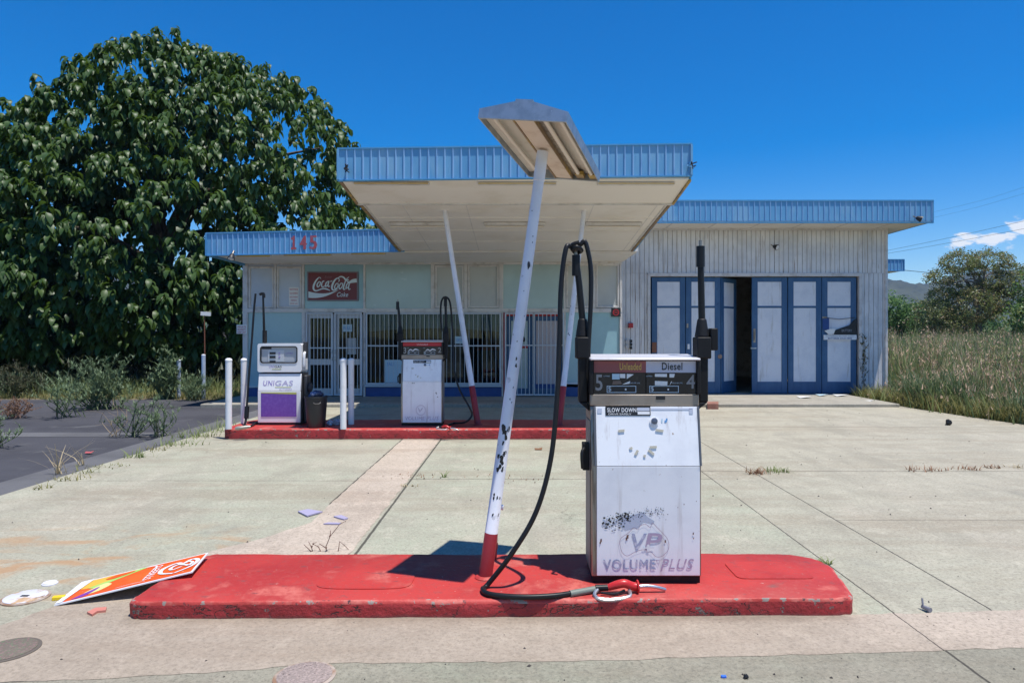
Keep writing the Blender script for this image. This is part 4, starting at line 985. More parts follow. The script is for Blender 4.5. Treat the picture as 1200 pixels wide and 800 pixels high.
    tx('4' if f else '2', .278, .335, zD + .04, zD + .13, mat('grey_numeral', (.30, .29, .29), .5), yd, 0, .02)
    m_ln = mat('pale_blue_line', (.48, .58, .66), .5)
    for xq in (-.25, .032):                                  # price windows
        x2 = xq + .195; za, zb = zD + .012, zD + .058; th = .0045
        for q in ((xq, x2, za, za + th), (xq, x2, zb - th, zb), (xq, xq + th, za + th, zb - th), (x2 - th, x2, za + th, zb - th)):
            w.poly([(ox + q[0], oy + yd, oz + q[2]), (ox + q[1], oy + yd, oz + q[2]), (ox + q[1], oy + yd, oz + q[3]), (ox + q[0], oy + yd, oz + q[3])], m_ln)
        w.poly([(ox + xq + .036, oy + yd, oz + za + .008), (ox + x2 - .008, oy + yd, oz + za + .008), (ox + x2 - .008, oy + yd, oz + zb - .008), (ox + xq + .036, oy + yd, oz + zb - .008)], m_ink)
        tx('$', xq + .009, xq + .03, za + .007, zb - .006, m_ln, yd - .001)
        tx('LITRES', xq - .02, xq + .02, zD + .118, zD + .126, m_ln, yd); tx('CENTS PER LITRE', xq + .15, xq + .22, zD + .072, zD + .080, m_ln, yd)
        w.disc((0, 0), .005, 0, m_offwh, 8) if False else None
        w.poly([(ox + xq + .12, oy + yd - .002, oz + za + .016), (ox + xq + .13, oy + yd - .002, oz + za + .016), (ox + xq + .13, oy + yd - .002, oz + za + .028), (ox + xq + .12, oy + yd - .002, oz + za + .028)], m_offwh)
    if f:                                                    # torn paper labels hanging over the dials
        for q in (((-.215, .1), (-.165, .1), (-.165, .137), (-.215, .137)), ((-.163, .11), (-.128, .108), (-.128, .137), (-.163, .137)), ((-.118, .103), (-.07, .134), (-.118, .137)), ((-.15, .066), (-.10, .072), (-.095, .09), (-.12, .08)),
                  ((.068, .118), (.148, .116), (.148, .137), (.068, .137)), ((.165, .113), (.195, .113), (.2, .137), (.165, .137)), ((.068, .062), (.15, .06), (.152, .087), (.068, .09)), ((.165, .06), (.182, .085), (.176, .088))):
            w.poly([(ox + a, oy + yd - .003, oz + zD + b_) for a, b_ in q], m_paper if q[0][0] != -.215 else m_paperb)
        w.poly([(ox + a, oy + yd - .003, oz + zD + b_) for a, b_ in ((-.215, .065), (-.15, .07), (-.16, .092), (-.21, .09))], mat('brown_label', (.18, .13, .1), .7))
    else:
        for xq in (-.24, .06):
            w.ribbon([(xq, .07), (xq + .04, .095), (xq + .08, .075), (xq + .12, .1), (xq + .18, .085)], [.008, .016, .012, .02, .008], m_offwh, lambda a, b_: V((ox + a, oy + yd - .004, oz + zD + b_)))
    w.build('markings', dp)
    # lettering on the door
    fade = mat('faded_blue_lettering', (.33, .36, .50), .5, layers=[((.6, .6, .68), 26, .50, .62)]) if f else mat('ghost_lettering', (.52, .48, .55), .5, layers=[((.7, .7, .74), 26, .5, .62)])
    fade2 = mat('faded_purple_lettering', (.42, .33, .45), .5, layers=[((.62, .58, .66), 26, .50, .62)]) if f else fade
    grey = mat('scuff_grey', (.46, .5, .6), .6)
    w = MB(); y0 = -.0205
    tx('VOLUME', -.285, .052, .098, .163, fade, y0, 0, .03); tx('VOLUME', -.281, .056, .0965, .1615, fade, y0 - .0006, 0, .03); tx('PLUS', .09, .305, .098, .166, fade2, y0, .3, .03)
    w.ribbon([(.06, .158), (.085, .158), (.0725, .125), (.06, .158)], [.004, .004, .004], fade2, lambda a, b_: V((ox + a, oy + y0 - .001, oz + b_)), 1)
    if f:
        tx('V', -.10, .0, .22, .33, fade, y0, .15, .03); tx('P', -.015, .1, .225, .333, fade2, y0 - .0008, .15, .03)
        au = [(-.18, .275), (-.165, .305), (-.12, .335), (-.085, .37), (-.06, .355), (-.045, .38), (-.01, .392), (.02, .37), (.035, .4), (.06, .375), (.10, .335), (.13, .30), (.142, .26), (.135, .22), (.10, .185), (.06, .18), (.02, .215), (-.03, .225), (-.08, .21), (-.13, .185), (-.165, .215), (-.18, .275)]
        w.ribbon(au, [.0032] * 3, mat('outline_grey', (.42, .34, .4), .6), lambda a, b_: V((ox + a, oy + y0 - .0015, oz + b_)), 3)
        tx('+', -.03, .045, .215, .26, m_offwh, y0 - .002, 0, .02)
    else:
        pts = [(.08 * math.cos(a) - .01, .27 + .085 * math.sin(a)) for a in np.linspace(0, 2 * PI, 15)]
        w.ribbon(pts, [.02, .02], mat('ghost_ring', (.68, .66, .70), .5), lambda a, b_: V((ox + a, oy + y0 - .001, oz + b_)), 2)
        tx('V', -.06, .03, .23, .31, fade, y0 - .002, .15, .03)
    w.build('lettering', lo)
    w = MB()                                                 # scuffed patch where the paint has worn through
    rr = random.Random(3)
    if f:
        for k in range(330):
            u = rr.random(); a = -.285 + .40 * u + rr.gauss(0, .015); zc = .385 + .085 * min(u * 1.5, 1) + rr.gauss(0, .028 if u < .3 else .02)
            s = rr.uniform(.0015, .0075) * (1.3 if u < .45 else .6); q = rr.uniform(-.3, .3)
            w.poly([(ox + a + s * rr.uniform(.6, 1.2) * math.cos(an + q), oy + y0 + .0004 - k * 2e-6, oz + zc + s * rr.uniform(.5, 1) * math.sin(an + q)) for an in np.linspace(0, 2 * PI, 6)[:-1]], m_ink if rr.random() < .68 else grey)
        w.poly([(ox + a, oy + y0 + .001, oz + z) for a, z in ((-.17, .385), (-.15, .43), (-.09, .452), (-.02, .468), (.0, .44), (.05, .41), (.04, .395), (-.02, .41), (-.06, .37), (-.1, .365), (-.14, .352))], grey)
        for a, z, s in ((-.30, .285, .012), (-.305, .27, .008), (.30, .33, .008), (.302, .30, .006), (-.128, .31, .014), (-.135, .295, .01), (.118, .28, .01), (.24, .52, .005), (.2, .5, .004), (.32, .54, .004)):
            w.poly([(ox + a - s * .4, oy + y0 - .001, oz + z - s), (ox + a + s * .5, oy + y0 - .001, oz + z - s * .8), (ox + a + s * .6, oy + y0 - .001, oz + z + s), (ox + a - s * .3, oy + y0 - .001, oz + z + s * .7)], mat('brown_chip', (.17, .09, .07), .7))
    else:
        for a, z in ((-.16, .86), (-.13, .9), (.26, .56), (.28, .5), (.25, .575)):
            w.poly([(ox + a - .01, oy + y0, oz + min(z, .74) - .012), (ox + a + .012, oy + y0, oz + min(z, .74) - .006), (ox + a + .004, oy + y0, oz + min(z, .74) + .012)], m_ink)
    w.build('worn_patch', lo)
    # sticker, lock and tape residue on the upper panel
    w = MB()
    def us(x, s, d=.021): return up(x, s, d)
    def ubox(xa_, xb_, s0, s1, m, d=.021): w.poly([us(xa_, s0, d), us(xb_, s0, d), us(xb_, s1, d), us(xa_, s1, d)], m)
    st0, st1 = (.83, .985) if f else (.82, .95)
    sx0_, sx1_ = (-.262, .035) if f else (-.15, .16)
    ubox(sx0_, sx1_, st0, st1, m_ink)
    uL = (us(0, 1) - us(0, 0)); uln = uL.length; uv = uL / uln
    w.text('SLOW DOWN!', us(sx0_ + .012, st0 + .06, .0225), (1, 0, 0), uv, .20 if f else .18, (st1 - st0 - .085) * uln, m_offwh, 0, .02)
    ubox(sx1_ - .085, sx1_ - .006, st0 + .02, st0 + .07, m_offwh, .0225); ubox(sx1_ - .085, sx1_ - .006, st0 + .08, st1 - .02, grey, .0225)
    w.text('DRIVE SAFELY', us(sx0_ + .02, st0 + .012, .0225), (1, 0, 0), uv, .15, .03 * uln, m_offwh)
    if f:
        ubox(.29, .315, .86, .955, grey); ubox(.04, .31, .93, .955, mat('pale_grey_tape', (.55, .58, .68), .5)); ubox(-.315, -.285, .87, .95, grey)
    w.build('sticker', upn)
    w = MB()
    nrm = (uv.cross(V((1, 0, 0)))).normalized(); nrm = nrm if nrm.y < 0 else -nrm
    w.lathe(us(.055, .72, .019), [(.03, 0), (.03, .006), (.02, .009)], m_offwh, 18, nrm); w.lathe(us(.057, .74, .027), [(.021, 0), (.021, .006), (.012, .009)], mat('lock_grey', (.12, .14, .18), .4, .5), 16, nrm)
    ubox(.105, .113, .72, .78, m_paperb); ubox(.125, .14, .72, .75, mat('blue_ink', (.1, .3, .6), .5)); ubox(.135, .145, .75, .785, mat('blue_ink', (.1, .3, .6), .5))
    w.build('lock', upn)
    w = MB(); m_res = mat('glue_residue', (.50, .47, .38), .7)
    for x, s, a, ln in ((.09, .585, -8, .05), (.045, .31, 3, .045), (.03, .225, -40, .045), (-.065, .22, 60, .034), (-.10, .29, 20, .018), (-.013, .165, 0, .014), (-.16, .58, 5, .04)):
        if not f and x > 0: continue
        cs, sn = math.cos(math.radians(a)), math.sin(math.radians(a)); q = us(x, s, .023); e1 = V((1, 0, 0)) * cs + uv * sn; e2 = V((1, 0, 0)) * -sn + uv * cs
        w.obox(q, e1 * ln * .5, e2 * .0075, nrm * .0018, m_res)
    w.build('tape_scrap', upn)
    # small side fittings
    w = MB(); B(w, -hw_ - .05, -hw_ - .005, .08, .16, .72, .90, m_blackm); w.tube([(ox - hw_ - .04, oy + .07, oz + .87), (ox - hw_ - .06, oy + .04, oz + .84), (ox - hw_ - .055, oy + .04, oz + .74)], .012, m_black, 8, sm=3); w.build('side_hook', t, bevel=.008)
    # hose masts
    for sg in (-1, 1):
        mx = sg * (.408 if sg > 0 else .40); my = .17
        w = MB()
        B(w, mx - .03, mx + .03, my - .05, my + .05, 1.17, 1.50, m_blackm)
        B(w, mx - .048, mx + .048, my - .065, my + .065, 1.46, 1.605, m_blackm)
        w.lathe((ox + mx, oy + my, oz + 1.605), [(.05, 0), (.046, .02), (.032, .11), (.028, .125)], m_blackm, 16)
        w.prism([(ox + mx - .03, oy + my - .05, oz + 1.17), (ox + mx + .03, oy + my - .05, oz + 1.17), (ox + sg * .35, oy + my - .05, oz + 1.10)], (0, .10, 0), m_blackm)
        if sg > 0 and f: B(w, mx + .05, mx + .10, my - .04, my + .04, 1.515, 1.665, m_blackm)
        w.build('nozzle_holder', t, bevel=.008)
        w = MB(); zt = 2.20 if sg > 0 else 2.14
        xt = mx - (.01 if sg > 0 else .045)
        w.tube([(ox + mx, oy + my, oz + 1.70), (ox + mx * .5 + xt * .5, oy + my, oz + 1.95), (ox + xt, oy + my, oz + zt)], [.023, .022, .02], m_black, 12)
        w.tube([(ox + xt, oy + my, oz + zt - .12), (ox + xt, oy + my, oz + zt + .02)], .028, m_black, 12)
        w.tube([(ox + xt, oy + my, oz + zt + .02), (ox + xt, oy + my, oz + zt + .06)], .011, m_steel, 8)
        w.build('hose_mast', t)
    return t
PB = G(757.5, 683, ZI)
pump1 = make_pump((PB.x, PB.y, ZI), 'large white fuel pump on the front island with Unleaded and Diesel header', 'near')
PB2 = G(494, 498.5, ZFI)
pump2 = make_pump((PB2.x, PB2.y, ZFI), 'white fuel pump with bright red header shaded on the far island', 'far')
def nozzle(par, c, d, up_, s=1.0):
    """hand nozzle lying with its spout along d"""
    c = V(c); d = V(d).normalized(); u = V(up_); u = (u - d * u.dot(d)).normalized(); sd = d.cross(u)
    m_nred = mat('nozzle_red', (.50, .02, .02), .35)
    q = lambda a, b, e=0: c + d * a * s + u * b * s + sd * e * s
    w = MB(); w.tube([q(.02, .0), q(.07, .02), q(.12, .03), q(.17, .012), q(.20, .008)], [.02 * s, .025 * s, .027 * s, .026 * s, .026 * s], m_nred, 12, sm=4); w.lathe(q(.2, .008), [(.04 * s, 0), (.042 * s, .008 * s), (.03 * s, .014 * s)], m_nred, 16, d)
    nz = w.build('nozzle', par)
    w = MB(); w.tube([q(.205, .008), q(.27, .012), q(.33, .004), q(.385, -.012)], [.0125 * s, .0115 * s, .011 * s, .0105 * s], mat('spout_metal', (.62, .63, .66), .28, .9), 12, sm=5); w.build('spout', nz)
    w = MB(); w.tube([q(.15, -.005, .02), q(.14, -.012, .075), q(.03, -.014, .105), q(-.05, -.012, .10), q(-.075, -.01, .06), q(-.05, -.005, .015)], .012 * s, mat('guard_metal', (.6, .6, .62), .3, .8), 8, sm=4)
    w.tube([q(.12, -.005, .02), q(.05, -.008, .055), q(-.03, -.006, .045)], .008 * s, m_black, 8, sm=4); w.build('lever_guard', nz)
    w = MB(); w.tube([q(-.06, -.004), q(.02, .0)], [.021 * s, .02 * s], m_black, 12); w.build('grip', nz)
    return nz
# near hose: looped over the left mast, down to the island and across to the nozzle
mt = V((PB.x - .445, PB.y + .17, ZI + 2.19))
hpts = [mt + V((.01, 0, .03)), mt + V((-.035, -.02, .025)), P(663, 292, PB.y + .12), P(657.5, 335, PB.y + .10), P(655.5, 400, PB.y + .06), P(652.5, 470, PB.y + .02), P(645, 540, PB.y - .02), P(628, 600, PB.y - .06), P(600, 648, PB.y - .1),
        G(572, 684, ZI + .024), G(566, 690, ZI + .02), G(575, 696, ZI + .019), G(610, 699, ZI + .019), G(650, 697.5, ZI + .019), G(682, 692.5, ZI + .02), G(697, 690, ZI + .024)]
w = MB(); w.tube(hpts, .0165, m_black, 12, sm=7)
hose = w.build('hose', pump1)
w = MB(); a, b_ = G(668, 695.3, ZI + .02), G(697, 690, ZI + .024); w.tube([a, a * .5 + b_ * .5, b_], .0205, mat('grey_sleeve', (.17, .19, .16), .5), 12); w.build('sleeve', hose)
nozzle(hose, G(709, 688, ZI + .034), (1, .04, -.02), (0, -.25, 1), 1.0)
w = MB(); w.tube([mt + V((0, 0, .03)), mt + V((.03, -.01, .04)), P(686, 284, PB.y + .16), P(692, 312, PB.y + .15), P(692.5, 350, PB.y + .13), P(690, 400, PB.y + .12), P(688.5, 440, PB.y + .13), P(688, 470, PB.y + .2)], .0155, m_black, 12, sm=6)
w.tube([mt + V((-.03, -.02, .0)), mt + V((.0, -.04, .02)), mt + V((.035, -.01, .0)), mt + V((.0, .03, -.01)), mt + V((-.03, -.02, .03)), mt + V((.02, -.035, .05))], .016, m_black, 10, sm=5)
w.build('hose', pump1)
# far pump hose on the right mast
mt2 = V((PB2.x + .398, PB2.y + .17, ZFI + 2.24))
w = MB(); w.tube([mt2 + V((-.07, 0, -.6)), mt2 + V((-.085, 0, -.2)), mt2 + V((-.05, -.02, -.03)), mt2 + V((.03, -.02, -.01)), mt2 + V((.09, -.02, -.14)), mt2 + V((.125, -.02, -.6)), P(532, 430, 11.9), P(538, 455, 11.85), P(549, 475, 11.8), P(553, 486, 11.8), P(545, 494.5, 11.75), G(530, 496, ZFI + .02), G(521, 499.5, ZFI + .03)], .017, m_black, 8, sm=6); hose2 = w.build('hose', pump2)
nozzle(hose2, G(517, 500, ZFI + .045), (.9, -.3, -.1), (0, -.2, 1), .8)

# UNIGAS pump
GB = G(326.5, 498, ZFI); s67 = F / GB.y
ug = thing('gas_pump', 'white gas dispenser with rounded window and purple panel reading UNIGAS', 'fuel pump', GB)
gxl = lambda px: GB.x + (px - 326.5) / s67
gzl = lambda py: GB.z + (498 - py) / s67
m_wh2 = mat('gas_pump_white', (.80, .80, .80), .35, layers=[((.72, .72, .73), 4, .5, .7)], coat=.2)
m_sideg = mat('gas_pump_dark_side', (.035, .035, .038), .5)
w = MB(); w.box(gxl(302), gxl(352), GB.y + .0, GB.y + .03, gzl(495), gzl(458), m_wh2); 
w.hexa([(gxl(302), GB.y, gzl(457.8)), (gxl(352), GB.y, gzl(457.8)), (gxl(352), GB.y + .05, gzl(457.8)), (gxl(302), GB.y + .05, gzl(457.8)), (gxl(302), GB.y + .05, gzl(438)), (gxl(352), GB.y + .05, gzl(438)), (gxl(352), GB.y + .09, gzl(438)), (gxl(302), GB.y + .09, gzl(438))], m_wh2)
lo = w.build('front_panel', ug, bevel=.008)
w = MB(); w.prism([(gxl(301.5), GB.y + y, gzl(z)) for y, z in ((.032, 496), (.032, 458), (.092, 437), (.42, 437), (.42, 496))], (gxl(352.5) - gxl(301.5), 0, 0), m_sideg); w.box(gxl(303), gxl(351), GB.y + .02, GB.y + .4, GB.z - .01, gzl(495.5), m_ink); w.build('cabinet', ug, bevel=.01)
w = MB(); w.box(gxl(352.6), gxl(357), GB.y + .12, GB.y + .36, gzl(496), gzl(440), m_sideg); w.lathe((gxl(357), GB.y + .24, gzl(455)), [(.09, 0), (.09, .04), (.05, .06)], m_sideg, 18, (1, 0, 0)); w.build('side_tank', ug, bevel=.02)
w = MB(); w.box(gxl(306), gxl(347.5), GB.y - .006, GB.y - .001, gzl(488), gzl(460.5), mat('purple_print', (.15, .06, .36), .5, layers=[((.19, .09, .42), 20, .4, .7)])); w.prism([(gxl(306), GB.y - .0075, gzl(460.5)), (gxl(347.5), GB.y - .0075, gzl(462)), (gxl(347.5), GB.y - .0075, gzl(459.6)), (gxl(306), GB.y - .0075, gzl(459.6))], (0, .004, 0), mat('lime_print', (.5, .5, .12), .5)); w.build('purple_panel', lo)
w = MB(); ly = lambda py: GB.y + .05 * (457.8 - py) / 19.8 - .0035
uvv = V((0, .05, gzl(438) - gzl(457.8))).normalized()
m_pur = mat('purple_ink', (.28, .22, .48), .5)
w.text('UNI', (gxl(308), ly(452), gzl(452)), (1, 0, 0), uvv, (321 - 308) / s67, 6.2 / s67, m_pur, .1, .03); w.text('GAS', (gxl(322), ly(452), gzl(452)), (1, 0, 0), uvv, (343 - 322) / s67, 6.2 / s67, mat('grey_purple_ink', (.42, .38, .55), .5), .1, .02)
w.text('AUTOGAS', (gxl(327), ly(457), gzl(457)), (1, 0, 0), uvv, 15 / s67, 2.2 / s67, mat('grey_purple_ink', (.42, .38, .55), .5), .1)
w.poly([V((gxl(322), ly(454), gzl(454))), V((gxl(341), ly(454), gzl(454))), V((gxl(341), ly(453.3), gzl(453.3))), V((gxl(322), ly(453.3), gzl(453.3)))], mat('lime_print', (.5, .5, .12), .5)); w.build('lettering', lo)
# head with rounded window
def rrect(x0, x1, z0, z1, r, n=6):
    out = []
    for cx, cz, a0 in ((x1 - r, z0 + r, -PI / 2), (x1 - r, z1 - r, 0), (x0 + r, z1 - r, PI / 2), (x0 + r, z0 + r, PI)):
        for k in range(n + 1): a = a0 + PI / 2 * k / n; out.append((cx + r * math.cos(a), cz + r * math.sin(a)))
    return out
hx0, hx1, hz0, hz1 = gxl(301), gxl(352.5), gzl(436), gzl(402.5)
w = MB(); hy = GB.y + .03
outer = rrect(hx0, hx1, hz0, hz1, .035); inner = rrect(gxl(304), gxl(348), gzl(425.5), gzl(405.5), .05)
for k in range(len(outer)):
    j = (k + 1) % len(outer); w.poly([(outer[k][0], hy, outer[k][1]), (outer[j][0], hy, outer[j][1]), (inner[j][0], hy, inner[j][1]), (inner[k][0], hy, inner[k][1])], m_wh2)
    w.poly([(outer[j][0], hy, outer[j][1]), (outer[k][0], hy, outer[k][1]), (outer[k][0], hy + .36, outer[k][1]), (outer[j][0], hy + .36, outer[j][1])], m_wh2)
w.poly([(x, hy + .36, z) for x, z in reversed(outer)], m_sideg)
hd = w.build('head', ug)
w = MB(); in2 = rrect(gxl(305.2), gxl(346.8), gzl(424.3), gzl(406.7), .04)
for k in range(len(inner)):
    j = (k + 1) % len(inner); w.prism([(inner[k][0], hy - .008, inner[k][1]), (inner[j][0], hy - .008, inner[j][1]), (in2[j][0], hy - .008, in2[j][1]), (in2[k][0], hy - .008, in2[k][1])], (0, .03, 0), m_ink)
w.build('window_frame', hd)
w = MB(); w.poly([(x, hy + .02, z) for x, z in in2], mat('dial_grey', (.42, .44, .47), .3)); w.box(gxl(313), gxl(332), hy + .012, hy + .019, gzl(424), gzl(410), mat('dial_pale', (.52, .54, .56), .4))
for py in (412.5, 417, 422.5): w.box(gxl(315), gxl(322), hy + .006, hy + .0119, gzl(py + 2.6), gzl(py), m_ink)
for py in (413, 417.5): w.box(gxl(325.5), gxl(327.5), hy + .006, hy + .0119, gzl(py + 1.4), gzl(py), m_pur)
w.text('LITRE', (gxl(334), hy + .017, gzl(415)), (1, 0, 0), (0, 0, 1), 8 / s67, 2 / s67, m_pur, 0, .02); w.box(gxl(306), gxl(317), hy + .012, hy + .019, gzl(409), gzl(406.8), m_ink); w.build('dial', hd)
w = MB(); w.text('UNI', (gxl(314.5), hy - .003, gzl(431)), (1, 0, 0), (0, 0, 1), 6 / s67, 2.8 / s67, m_pur, .1, .03); w.text('GAS', (gxl(321), hy - .003, gzl(431)), (1, 0, 0), (0, 0, 1), 8.5 / s67, 2.8 / s67, m_ink, .1, .03); w.box(gxl(318), gxl(329), hy - .003, hy - .001, gzl(433), gzl(432.3), mat('lime_print', (.5, .5, .12), .5)); w.build('lettering', hd)
w = MB(); w.box(gxl(352.8), gxl(356.5), hy + .08, hy + .2, gzl(420), gzl(400.5), m_sideg); w.tube([(gxl(355), hy + .08, gzl(413)), (gxl(355), hy + .04, gzl(416)), (gxl(354.5), hy + .05, gzl(430))], .025, m_offwh, 8, sm=3); w.build('nozzle_holster', ug, bevel=.01)
w = MB(); w.tube([(gxl(304.5), GB.y + .25, gzl(437)), (gxl(304.5), GB.y + .25, gzl(403)), (gxl(303.5), GB.y + .25, gzl(394)), (gxl(302), GB.y + .25, gzl(345))], [.022, .022, .024, .016], m_black, 10); w.tube([(gxl(304), GB.y + .25, gzl(402)), (gxl(304), GB.y + .25, gzl(387))], .04, m_blackm, 10); w.tube([(gxl(298), GB.y + .25, gzl(344)), (gxl(302.5), GB.y + .25, gzl(343)), (gxl(303), GB.y + .25, gzl(348))], .026, m_black, 8, sm=3); w.build('hose_mast', ug)
w = MB(); w.tube([P(299.5, 344, GB.y + .25), P(297.5, 365, GB.y + .22), P(295, 400, GB.y + .15), P(291, 450, GB.y + .05), P(289, 480, GB.y), P(288, 492, GB.y - .05), G(287, 500, ZFI + .02), G(295, 498.5, ZFI + .02), G(302, 494, ZFI + .02)], .019, m_black, 8, sm=6); hs = w.build('hose', ug)
w = MB(); w.tube([P(289.5, 476, GB.y), P(288.6, 490, GB.y - .04)], .04, m_black, 10); w.lathe(G(283, 501, ZFI + .04), [(.02, -.1), (.035, -.06), (.03, 0), (.03, .08), (.018, .14)], mat('hose_brass', (.4, .36, .3), .4, .6), 12, (1, .3, .1)); w.build('coupling', hs)

# bollards on the far island
first = None
for k, (px, py, lab) in enumerate(((268, 502.5, 'white steel bollard at left end of the far red island'), (285.8, 496, 'white steel bollard between end bollard and gas pump'), (402.3, 502.5, 'white steel bollard right of the rubbish bin nearer the kerb edge'), (411.5, 497, 'white steel bollard right of the rubbish bin set further back'))):
    c = G(px, py, ZFI); h = (py - 420.5) * c.y / F
    if first is None:
        t = thing('bollard', lab, 'bollard', c, 'white bollards on the far island')
        MB().tube([c, c + V((0, 0, h - .03))], .052, m_bollard, 16).build('post', t)
        MB().lathe(c + V((0, 0, h - .03)), [(.057, 0), (.057, .012), (.045, .034), (.02, .045)], m_bollard, 16).build('cap', t)
        first = t; h0 = h
    else:
        t = copy_tree(first); t.location = c; t['label'] = lab; t.scale = (1, 1, h / h0)
# posts at the edge of the left driveway
pf = None
for px, py, top, lab in ((209.5, 466, 423, 'short pale post standing alone in grass beside the driveway'), (238.5, 467, 417, 'pale post at foot of the rusty sign stake')):
    c = G(px, py, -.02); c.z = -.03; h = (py - top) * c.y / F + .03
    t = thing('edge_post', lab, 'post', c, 'pale posts by the driveway')
    MB().tube([c, c + V((0, 0, h))], .055, mat('blue_white_post', (.50, .58, .70), .5, layers=[((.38, .45, .6), 4, .4, .7)]), 12).build('post', t)
    MB().lathe(c + V((0, 0, h)), [(.055, 0), (.05, .02), (.02, .03)], m_offwh, 12).build('cap', t)
c = G(237.5, 466.5, -.02); c.y += .15; c.z = -.03
t = thing('stake_sign', 'small white sign plate on thin rusty stake left of the shop', 'sign', c)
zt = EYE - (366 - CY) / F * c.y
MB().tube([c, V((c.x - .02, c.y, zt))], .017, mat('rusty_steel', (.2, .075, .04), .8), 8).build('stake', t)
MB().obox((c.x + .03, c.y - .025, zt - .04), (.14, .01, -.01), (0, .008, 0), (.004, 0, .055), m_paper).build('plate', t)

# rubbish bin
c = G(370.5, 500.5, ZFI)
t = thing('rubbish_bin', 'black plastic rubbish bin overflowing with rags beside the gas pump', 'bin', c)
m_bin = mat('black_bin_plastic', (.02, .02, .023), .45)
w = MB(); w.lathe(c, [(.145, 0), (.15, .01), (.185, .50), (.20, .505), (.20, .535), (.18, .535), (.17, .45)], m_bin, 28); w.build('tub', t)
w = MB(); w.tube([c + V((.02, -.19, .44)), c + V((.03, -.21, .42)), c + V((.11, -.19, .42)), c + V((.12, -.165, .44))], .008, m_bin, 6, sm=3); w.build('handle', t)
def crumple(mb, c, r, m, seed, sq=.7):
    rr = random.Random(seed); n, l = 12, 7; i0 = len(mb.v); k0 = mb.mid(m)
    for a in range(l + 1):
        th = PI * a / l
        for k in range(n):
            ph = 2 * PI * k / n; q = r * rr.uniform(.62, 1.15); mb.v.append((c[0] + q * math.sin(th) * math.cos(ph), c[1] + q * math.sin(th) * math.sin(ph), c[2] + q * sq * math.cos(th)))
    for a in range(l):
        for k in range(n):
            b = (k + 1) % n; mb.f.append((i0 + a * n + k, i0 + (a + 1) * n + k, i0 + (a + 1) * n + b, i0 + a * n + b)); mb.mi.append(k0)
m_rag = [mat('rag_navy', (.05, .06, .12), .8), mat('rag_grey', (.35, .36, .42), .8), mat('rag_blue', (.14, .18, .32), .8), mat('rag_pale', (.55, .56, .62), .8), mat('rag_pink', (.4, .06, .2), .8)]
rag = thing('rag_heap', 'crumpled blue and grey rags heaped on top of the bin', 'rags', c + V((0, 0, .5)))
w = MB()
for k in range(13):
    a = RND.uniform(0, 2 * PI); r = RND.uniform(0, .13); crumple(w, (c.x + r * math.cos(a), c.y + r * math.sin(a), c.z + .53 + RND.uniform(-.02, .05)), RND.uniform(.045, .08), m_rag[k % 4 if k != 5 else 4], k)
w.build('cloth', rag, smooth_angle=20)
c = G(391, 498, ZFI); w = MB()
for k, (dx, dy, r) in enumerate(((-.06, .0, .07), (.05, .02, .085), (.15, .03, .06))): crumple(w, (c.x + dx, c.y + dy, c.z + r * .55), r, m_rag[(3, 1, 0)[k]], 40 + k)
w.build('plastic_bag', label='crumpled grey plastic bag lying on far island right of the bin', cat='bag', smooth_angle=20)

# ================================================================== FALLEN SIGN BOARD
A = G(63.5, 710, .004); B_ = G(97, 683, .006); D_ = V((-2.17, 4.55, .145)); C_ = B_ + (D_ - A)
bd = thing('fallen_sign', 'orange ice cream sign board lying tilted against left end of front island', 'sign', ((A + D_) / 2).to_tuple()[:2] + (0,))
e1 = D_ - A; e2 = B_ - A; en = e1.cross(e2).normalized()
if en.z < 0: en = -en
def bp(s, t, h=0.0): return A + e1 * s + e2 * t + en * (.008 + h)
MB().hexa([bp(0, 0, -.008), bp(1, 0, -.008), bp(1, 1, -.008), bp(0, 1, -.008), bp(0, 0), bp(1, 0), bp(1, 1), bp(0, 1)], m_offwh).build('board', bd)
m_or = mat('orange_print', (.75, .10, .012), .4, layers=[((.8, .14, .02), 6, .4, .7), ((.8, .5, .4), 45, .66, .72)])
w = MB(); lyr = [0.0008]
def blob(pts, m, sm=5):
    lyr[0] += .0006; q = catmull([(a, b, 0) for a, b in pts] + [(pts[0][0], pts[0][1], 0)], sm)[:-1]; w.poly([bp(p.x, p.y, lyr[0]) for p in q], m)
lyr[0] = .001; w.poly([bp(s, t, .001) for s, t in ((.05, .04), (.985, .04), (.985, .96), (.05, .96))], m_or)
m_ye = mat('yellow_print', (.75, .45, .06), .4); m_gr = mat('lime_green_print', (.38, .62, .14), .4); m_pu = mat('violet_print', (.22, .05, .35), .4); m_pa = mat('pale_yellow_print', (.75, .68, .28), .4)
blob([(.06, .95), (.05, .62), (.14, .5), (.25, .62), (.36, .72), (.48, .95), (.25, .94)], m_ye)
blob([(.14, .5), (.22, .42), (.33, .62), (.42, .78), (.52, .95), (.44, .95), (.32, .74), (.22, .62)], m_gr)
blob([(.18, .12), (.28, .2), (.33, .42), (.26, .55), (.2, .42), (.16, .25)], m_pa)
blob([(.10, .06), (.19, .08), (.24, .28), (.24, .42), (.17, .25)], m_pu)
blob([(.27, .9), (.22, .78), (.3, .72), (.4, .82), (.42, .92)], m_or)
w.poly([bp(s, t, lyr[0] + .001) for s, t in ((.0, .02), (.045, .02), (.10, .98), (.0, .98))], m_offwh)
w.build('print', bd)
w = MB(); m_bw = m_offwh
lyr[0] += .002
def fr2(a, b): return bp(a, b, lyr[0])
heart = [(.84, .14), (.72, .30), (.70, .55), (.78, .72), (.85, .60), (.90, .76), (.965, .62), (.95, .34), (.84, .14)]
w.ribbon(heart, [.028, .04, .04, .035, .03], m_bw, fr2, 6); lyr[0] += .0006
w.ribbon([(.86, .44), (.80, .36), (.77, .48), (.81, .60), (.88, .50), (.92, .42), (.93, .56), (.89, .66)], [.02, .03, .03, .03, .02], m_bw, fr2, 6)
